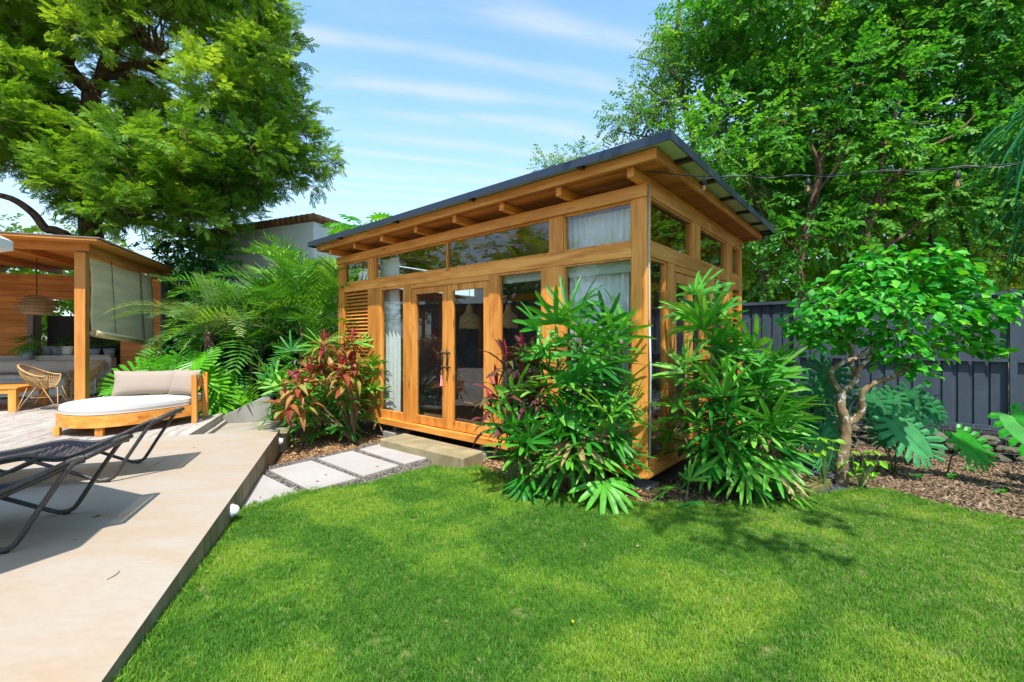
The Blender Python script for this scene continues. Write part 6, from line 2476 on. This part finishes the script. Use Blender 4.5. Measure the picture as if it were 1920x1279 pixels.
# ================================================================== RED AND PURPLE LEAVED SHRUBS
LB = [blade_leaf('bronze_%d' % i, 'leaf_bronze', RP, RP.uniform(.28, .37), RP.uniform(.030, .040), RP.uniform(.3, .9), RP.uniform(.3, .8)) for i in range(7)]
LR = [blade_leaf('crimson_%d' % i, 'leaf_crimson', RP, RP.uniform(.22, .30), RP.uniform(.018, .027), RP.uniform(.0, .3), RP.uniform(.9, 1.2)) for i in range(4)]
LP = [blade_leaf('purple_%d' % i, 'leaf_purple', RP, RP.uniform(.32, .42), RP.uniform(.022, .032), RP.uniform(.3, .8), RP.uniform(.4, .9)) for i in range(6)]


def ti_shrub(name, label, base, heads, lf, cr, nl, ncr, stem_m, arch=0.0, group=None, sr=0.011):
    t = thing(name, label, 'shrub', base, 0, group)
    for (h, lean) in heads:
        h = h - base
        mid = Vector((h.x * .35 + lean, h.y * .3, h.z * .62))
        pts = smooth([Vector((RP.uniform(-.04, .04), RP.uniform(-.04, .04), 0)), Vector((mid.x * .45, mid.y * .5, h.z * .33)), mid, h], 5)
        part('stem', MB().tube(pts, [sr * (1.5 - .9 * i / (len(pts) - 1)) for i in range(len(pts))], 7), stem_m, t, True)
        for k in range(nl):
            f = k / nl
            q = h + Vector((0, 0, -0.16 * f))
            put('leaf', RP.choice(lf), t, q, (RP.uniform(-.3, .3), -0.35 + 1.1 * f + RP.uniform(-.15, .15), k * 2.4 + RP.uniform(-.3, .3)), RP.uniform(.8, 1.15))
        for k in range(ncr):
            put('leaf', RP.choice(cr), t, h + Vector((0, 0, .01)), (0, RP.uniform(-.5, .1), k * 2.1 + RP.uniform(-.4, .4)), RP.uniform(.8, 1.1))
    return t


bs = onz(664, 830, -.12)
hd = [((577, 690), -.1, 0), ((559, 712), -.25, -.2), ((648, 662), .0, .1), ((640, 684), -.05, -.1), ((646, 708), .0, 0), ((536, 748), -.25, -.3), ((607, 640), 0, .1), ((605, 668), -.1, .2), ((661, 632), .05, .1), ((566, 742), -.2, -.1), ((662, 680), .08, .1)]
ti_shrub('red_leaf_shrub', 'red and bronze leaved shrub with bare arching stems beside the louvres', bs,
         [(at(px, py + 6, 6.55 + dy), ln) for (px, py), ln, dy in hd], LB, LR, 19, 4, 'cane', sr=.014)
bs = Vector((at(958, 800, 4.55).x, 4.55, -.04))
hd = [((957, 680), 0, 0), ((985, 712), 0, .1), ((940, 735), 0, -.1), ((1012, 690), .0, .1), ((965, 790), 0, -.1), ((1000, 755), 0, 0), ((930, 775), -.05, -.05), ((1020, 740), .05, 0), ((990, 665), 0, .1)]
ti_shrub('purple_leaf_shrub', 'dark purple leaved shrub in front of the window right of the doors', bs, [(at(px - 8, py, 4.50 + dy * .5), ln) for (px, py), ln, dy in hd], LP, [LR[0], LR[1], LP[0]], 13, 3, 'green_stem', sr=.008)

# ================================================================== FEATHER PALMS AND BIG LEAVES, LEFT
PD = [pinnate_frond('date_%d' % i, 'leaf_date', RP, RP.uniform(1.45, 1.8), 30, RP.uniform(.26, .32), .0105, RP.uniform(.6, 1.15), RP.uniform(1.1, 1.7), .35, .20, .95) for i in range(6)]
PR_ = [pinnate_frond('areca_%d' % i, 'leaf_areca', RP, RP.uniform(1.9, 2.4), 25, RP.uniform(.55, .68), .018, RP.uniform(1.15, 1.45), RP.uniform(1.3, 2.1), .55, .25, .85, .012, .25, RP.uniform(-.3, .3)) for i in range(6)]
pc_ = at(392, 628, 8.5)
t = thing('date_palm', 'low feathery date palm spreading behind the daybed', 'palm', (pc_.x, pc_.y, 0.05))
part('trunk', MB().tube([(0, 0, 0), (0.02, 0, pc_.z * .5), (0, 0, pc_.z)], [.11, .10, .08], 10), 'bark_brown', t, True)
for k in range(30):
    put('frond', PD[k % 6], t, (0.03 * math.cos(k), 0.03 * math.sin(k), pc_.z - 0.10 * (k / 34) - .03), (RP.uniform(-.25, .25), -0.45 + 0.95 * k / 34 + RP.uniform(-.1, .1), k * 2.4 + RP.uniform(-.25, .25)), RP.uniform(.78, 1.0))
for (px, py, Y, nfr, s, lb, yaw0) in ((556, 640, 9.4, 20, 1.2, 'tall arching feather palm in front of the white house wall', 0.2), (622, 640, 10.0, 20, 1.2, 'tall feather palm close to the left side of the garden room', 1.7), (480, 660, 9.8, 18, 1.05, 'shorter feather palm right of the date palm', 0.9), (590, 720, 8.7, 10, .7, 'young feather palm behind the fan palm clump', 2.2)):
    p = at(px, py, Y)
    t = thing('feather_palm', lb, 'palm', (p.x, p.y, 0.0), 0, 'feather palms by the garden room')
    for q in range(3):
        h = p.z * RP.uniform(.8, 1.1) + .3
        dx, dy = RP.uniform(-.2, .2), RP.uniform(-.2, .2)
        part('trunk', MB().tube([(dx * .5, dy * .5, 0), (dx, dy, h)], [.04, .03], 8), 'cane', t, True)
        for k in range(nfr // 3 + 1):
            put('frond', RP.choice(PR_), t, (dx, dy, h - .05 * k), (RP.uniform(-.2, .2), -0.15 + 0.13 * k + RP.uniform(-.1, .1), yaw0 + k * 2.4 + q * 1.1 + RP.uniform(-.2, .2)), s * RP.uniform(.8, 1.1))
# the short bright fan of a young frond
b = MB()
p = at(598, 600, 8.9)
t = thing('young_frond', 'bright lime young palm frond standing left of the garden room corner', 'palm frond', (p.x, p.y, .2))
for i in range(13):
    a_ = -0.25 + 0.95 * i / 12
    d = Vector((math.sin(a_ * .8), 0, math.cos(a_ * .8)))
    strip(b, Vector((0, 0, p.z - .35 + .03 * i)), d, Vector((math.cos(a_), .3, -math.sin(a_))).normalized(), Vector((0, -1, 0)), .50 - .01 * i, .024, .05, .2)
part('blade', b, 'leaf_lime', t)
part('stem', MB().tube([(0, 0, 0), (0, 0, p.z - .3), (.03, 0, p.z)], .010, 6), 'green_stem', t, True)

PH = [lobed_leaf('cut_%d' % i, 'leaf_philodendron', RP, RP.uniform(.46, .56), 11, RP.uniform(.30, .36), .02, .26, .16, .22, 1.2, RP.uniform(-2.1, -1.6), 1.0, .22) for i in range(6)]
for (lst, Y, lb) in (([(268, 692), (300, 672), (290, 712), (330, 690), (318, 728), (256, 720), (345, 668)], 8.9, 'bright cut leaf plant directly behind the daybed back rest'),
                     ([(352, 708), (372, 735), (392, 708), (365, 765), (395, 755), (340, 742), (410, 735), (358, 680), (388, 668), (398, 692), (380, 715)], 8.12, 'bright cut leaf plant beside the deck step'),
                     ([(425, 752), (440, 722), (455, 750), (405, 772), (430, 700), (470, 735), (450, 775), (385, 690)], 8.95, 'bright cut leaf plant above the sloping planter wall')):
    q0 = at(sum(p[0] for p in lst) / len(lst), HOR, Y + .25)
    t = thing('cut_leaf_plant', lb, 'plant', (q0.x, q0.y, 0.05), 0, 'bright cut leaf plants behind the daybed')
    part('stem', MB().tube([(0, 0, 0), (0, 0, .5)], [.05, .04], 8), 'bark_grey', t, True)
    for k, (px, py) in enumerate(lst + [(p[0] + RP.uniform(-22, 22), p[1] + RP.uniform(0, 30)) for p in lst]):
        far = .25 * (k >= len(lst))
        q = at(px, py + 22, Y + RP.uniform(-.12, .12) + far) - Vector(t.location)
        o = put('leaf', PH[k % 6], t, q, (RP.uniform(-.9, .9), RP.uniform(-.3, .15), -PI / 2 + RP.uniform(-.8, .8)), RP.uniform(.95, 1.25))
        part('leaf_stalk', MB().tube([(0, 0, .2), (q.x * .5, q.y * .5, max(.25, q.z * .7)), q], .007, 5), 'green_stem', t, True)

# papaya-like leaves over the roof
p = at(668, 430, 11.5)
t = thing('papaya_plant', 'papaya crown with lobed leaves showing over the left end of the roof', 'plant', (p.x, p.y, 0))
part('trunk', MB().tube([(0, 0, 0), (0, 0, p.z)], [.08, .05], 8), 'bark_grey', t, True)
PF = [lobed_leaf('papaya_%d' % i, 'leaf_philodendron', RP, .42, 7, .26, .03, .4, .3, .5, RP.uniform(.3, .7), -.3, 1.0, .2) for i in range(3)]
for k in range(13):
    put('leaf', PF[k % 3], t, (0, 0, p.z - .05 * (k % 3)), (RP.uniform(-.3, .3), -.25 + .05 * k, k * 2.4), RP.uniform(.8, 1.1))

# ================================================================== MONSTERAS ALONG THE FENCE
MO = [lobed_leaf('monstera_%d' % i, 'leaf_monstera', RP, .44, 9, .33, .03, .42, .12, .30, 1.2, -2.15 - .12 * i, 1.0, .17) for i in range(3)]
MG = [lobed_leaf('monstera_green_%d' % i, 'leaf_monstera_green', RP, .42, 8, .26, .03, .55, .15, .25, 1.2, -2.2, 1.0, .15) for i in range(2)]


def monstera(label, base, lv, group='big cut leaf plants along the fence'):
    t = thing('monstera', label, 'plant', base, 0, group)
    for (px, py, Y, me, s, yaw, pit, roll) in lv:
        q = at(px, py, Y) - Vector(base)
        o = put('leaf', me, t, q, (roll, pit, yaw), s)
        part('stem', MB().tube([(0, 0, 0), (q.x * .4, q.y * .4, q.z * .7), q], .009, 6), 'green_stem', t, True)
    return t


g0 = lambda px, Y: Vector(((px - 960) / FPX * Y, Y, -.15))
monstera('big bluish monstera leaf spreading right of the small tree trunk', g0(1678, 5.4), [(1682, 828, 5.25, MO[0], .95, -1.45, .05, .5), (1645, 815, 5.5, MO[1], .65, -1.9, .1, -.3)])
monstera('glossy green monstera leaf hanging in front of the gabion stones', g0(1775, 5.45), [(1798, 842, 5.35, MG[0], .8, -1.4, .05, .5)])
monstera('big green monstera leaf entering at the right picture edge', g0(1960, 4.9), [(1922, 818, 4.8, MG[1], .98, -1.9, .05, .6), (2000, 770, 4.9, MG[0], 1.0, -1.2, .1, 0)])
monstera('shaded monstera between the side wall palm and the small tree', g0(1530, 5.9), [(1530, 735, 5.8, MO[1], 1.0, -2.0, .0, -.5), (1500, 810, 5.7, MO[0], .8, -1.9, .1, -.4), (1545, 825, 5.6, MO[1], .75, -1.3, .1, .4), (1625, 770, 5.9, MO[0], .7, -1.5, .1, .1), (1530, 850, 5.4, MO[2], .7, -1.6, .1, 0)])
monstera('dark monstera with drooping leaves behind the big bluish leaf', g0(1700, 5.9), [(1690, 765, 5.9, MO[2], .75, -1.8, .1, -.2), (1722, 775, 5.9, MO[0], .65, -1.2, .1, .4), (1655, 770, 5.9, MO[1], .7, -1.9, .1, -.4)])

# hanging fan palm blades at the upper right edge
p = at(1985, 250, 6.2)
t = thing('hanging_palm', 'blue green palm fronds hanging in at the upper right picture edge', 'palm', (p.x + .4, p.y, 0))
part('trunk', MB().tube([(0, 0, -.2), (0, 0, p.z + .6)], [.10, .08], 10), 'bark_brown', t, True)
HPm = [fan_frond('hang_%d' % i, 'leaf_monstera', RP, 18, .95, .022, .5, RP.uniform(-.1, .5), 1.5, RP.uniform(.7, 1.1), RP.uniform(-.5, -.1), .01) for i in range(3)]
for k, (yaw, z, pit) in enumerate(((3.2, .4, .0), (2.7, .2, .3), (3.7, .1, .35), (4.4, .3, .2), (2.2, .4, .1), (3.4, -.6, .5), (3.0, -.5, .3), (0.3, .3, 0), (1.2, .3, .2), (5.5, .2, .2))):
    put('frond', HPm[k % 3], t, (0, 0, p.z + z), (0, pit, yaw), 1.0)

# small weeds along the dark bed
for i, (px, py, lb) in enumerate(((1660, 888, 'small green weed on the dark mulch left of the bed'), (1722, 905, 'small green weed near the middle of the dark mulch'), (1785, 898, 'low green weed below the glossy monstera leaf'), (1820, 880, 'leafy weed tuft near the gabion stones'), (1880, 935, 'green weed at the right end of the dark mulch'))):
    p = onz(px, py, -.12)
    t = thing('weed', lb, 'weed', (p.x, p.y, float(ground(p.x, p.y)) - .02), 0, 'small weeds on the dark mulch')
    for k in range(9):
        put('leaf', lm[k % 6], t, (RP.uniform(-.04, .04), RP.uniform(-.04, .04), RP.uniform(.01, .06)), (0, RP.uniform(-.9, .1), k * 2.4), RP.uniform(.4, .7))


# ================================================================== BEYOND THE LEFT EDGE: the rest of the pool terrace, seen mirrored in the glass
hd_ = thing('pool_house', 'long dark timber pool house at the far side of the terrace', 'building', pw(-15.5, 3.0, 0.0), PROT)
part('wall', bx(-0.2, 0.0, -5.0, 10.0, 0.0, 2.9), 'interior_wall', hd_)
part('roof', bx(-3.0, 1.6, -5.6, 10.6, 3.0, 3.18), 'pergola_roof_sheet', hd_)
part('ceiling', bx(-2.9, 1.5, -5.5, 10.5, 2.95, 2.998), 'pergola_wood_y', hd_)
for i in range(6):
    part('post', bx(1.25, 1.4, -4.9 + i * 2.95, -4.75 + i * 2.95, 0.16, 2.95), 'pergola_wood_z', hd_)
part('counter', bx(0.05, 0.7, -2.0, 6.0, 0.16, 1.1), 'pergola_wood_y', hd_)
structure('pool_deck', MB().prism([pw(-20, -6)[:2], pw(-5.6, -6)[:2], pw(-5.6, 7.2)[:2], pw(-20, 7.2)[:2]], 0.203, 0.215), 'grey_deck_wood')
for (a_, b_, lb) in ((-8.6, 6.2, 'white curved lounge chair on the pool deck'), (-8.9, 4.4, 'second white curved lounge chair on the pool deck')):
    t = thing('white_lounge_chair', lb, 'chair', pw(a_, b_, 0.215), PROT, 'white lounge chairs on the pool deck')
    pr_ = smooth([Vector((-.75, 0, .75)), Vector((-.45, 0, .38)), Vector((-.1, 0, .25)), Vector((.3, 0, .33)), Vector((.7, 0, .28))], 5)
    part('seat', MB().grid([[p + Vector((0, y, 0)) for p in pr_] for y in (-.32, 0, .32)]), 'white_fitting', t, True, solid=.05)
    for x_ in (-.4, .5):
        for y_ in (-.28, .28):
            part('leg', MB().tube([(x_, y_, 0), (x_ * .8, y_, .28)], .018, 6), 'teak_z', t)
for i, (tx, ty, lb) in enumerate(((-18.5, -6, 'broad tree behind the near end of the pool house'), (-20.5, 1, 'broad tree behind the middle of the pool house'), (-21, 8, 'broad tree behind the far end of the pool house'), (-14, -9.5, 'broad tree at the corner of the pool terrace'))):
    t = thing('shade_tree', lb, 'tree', (tx, ty, 0))
    cc = [(Vector((tx, ty, 5.4)) + unit() * 1.9, RP.uniform(1.4, 2.0), .75, RP.uniform(.3, .7)) for _ in range(7)]
    branches(t, [([Vector((tx, ty, -.2)), Vector((tx + .1, ty, 2)), Vector((tx, ty, 5))], .25, .08)], cc, 'bark_brown', 0.02)
    crown('crown', t, cc, 45, SP_W, 1.3, 2.0)
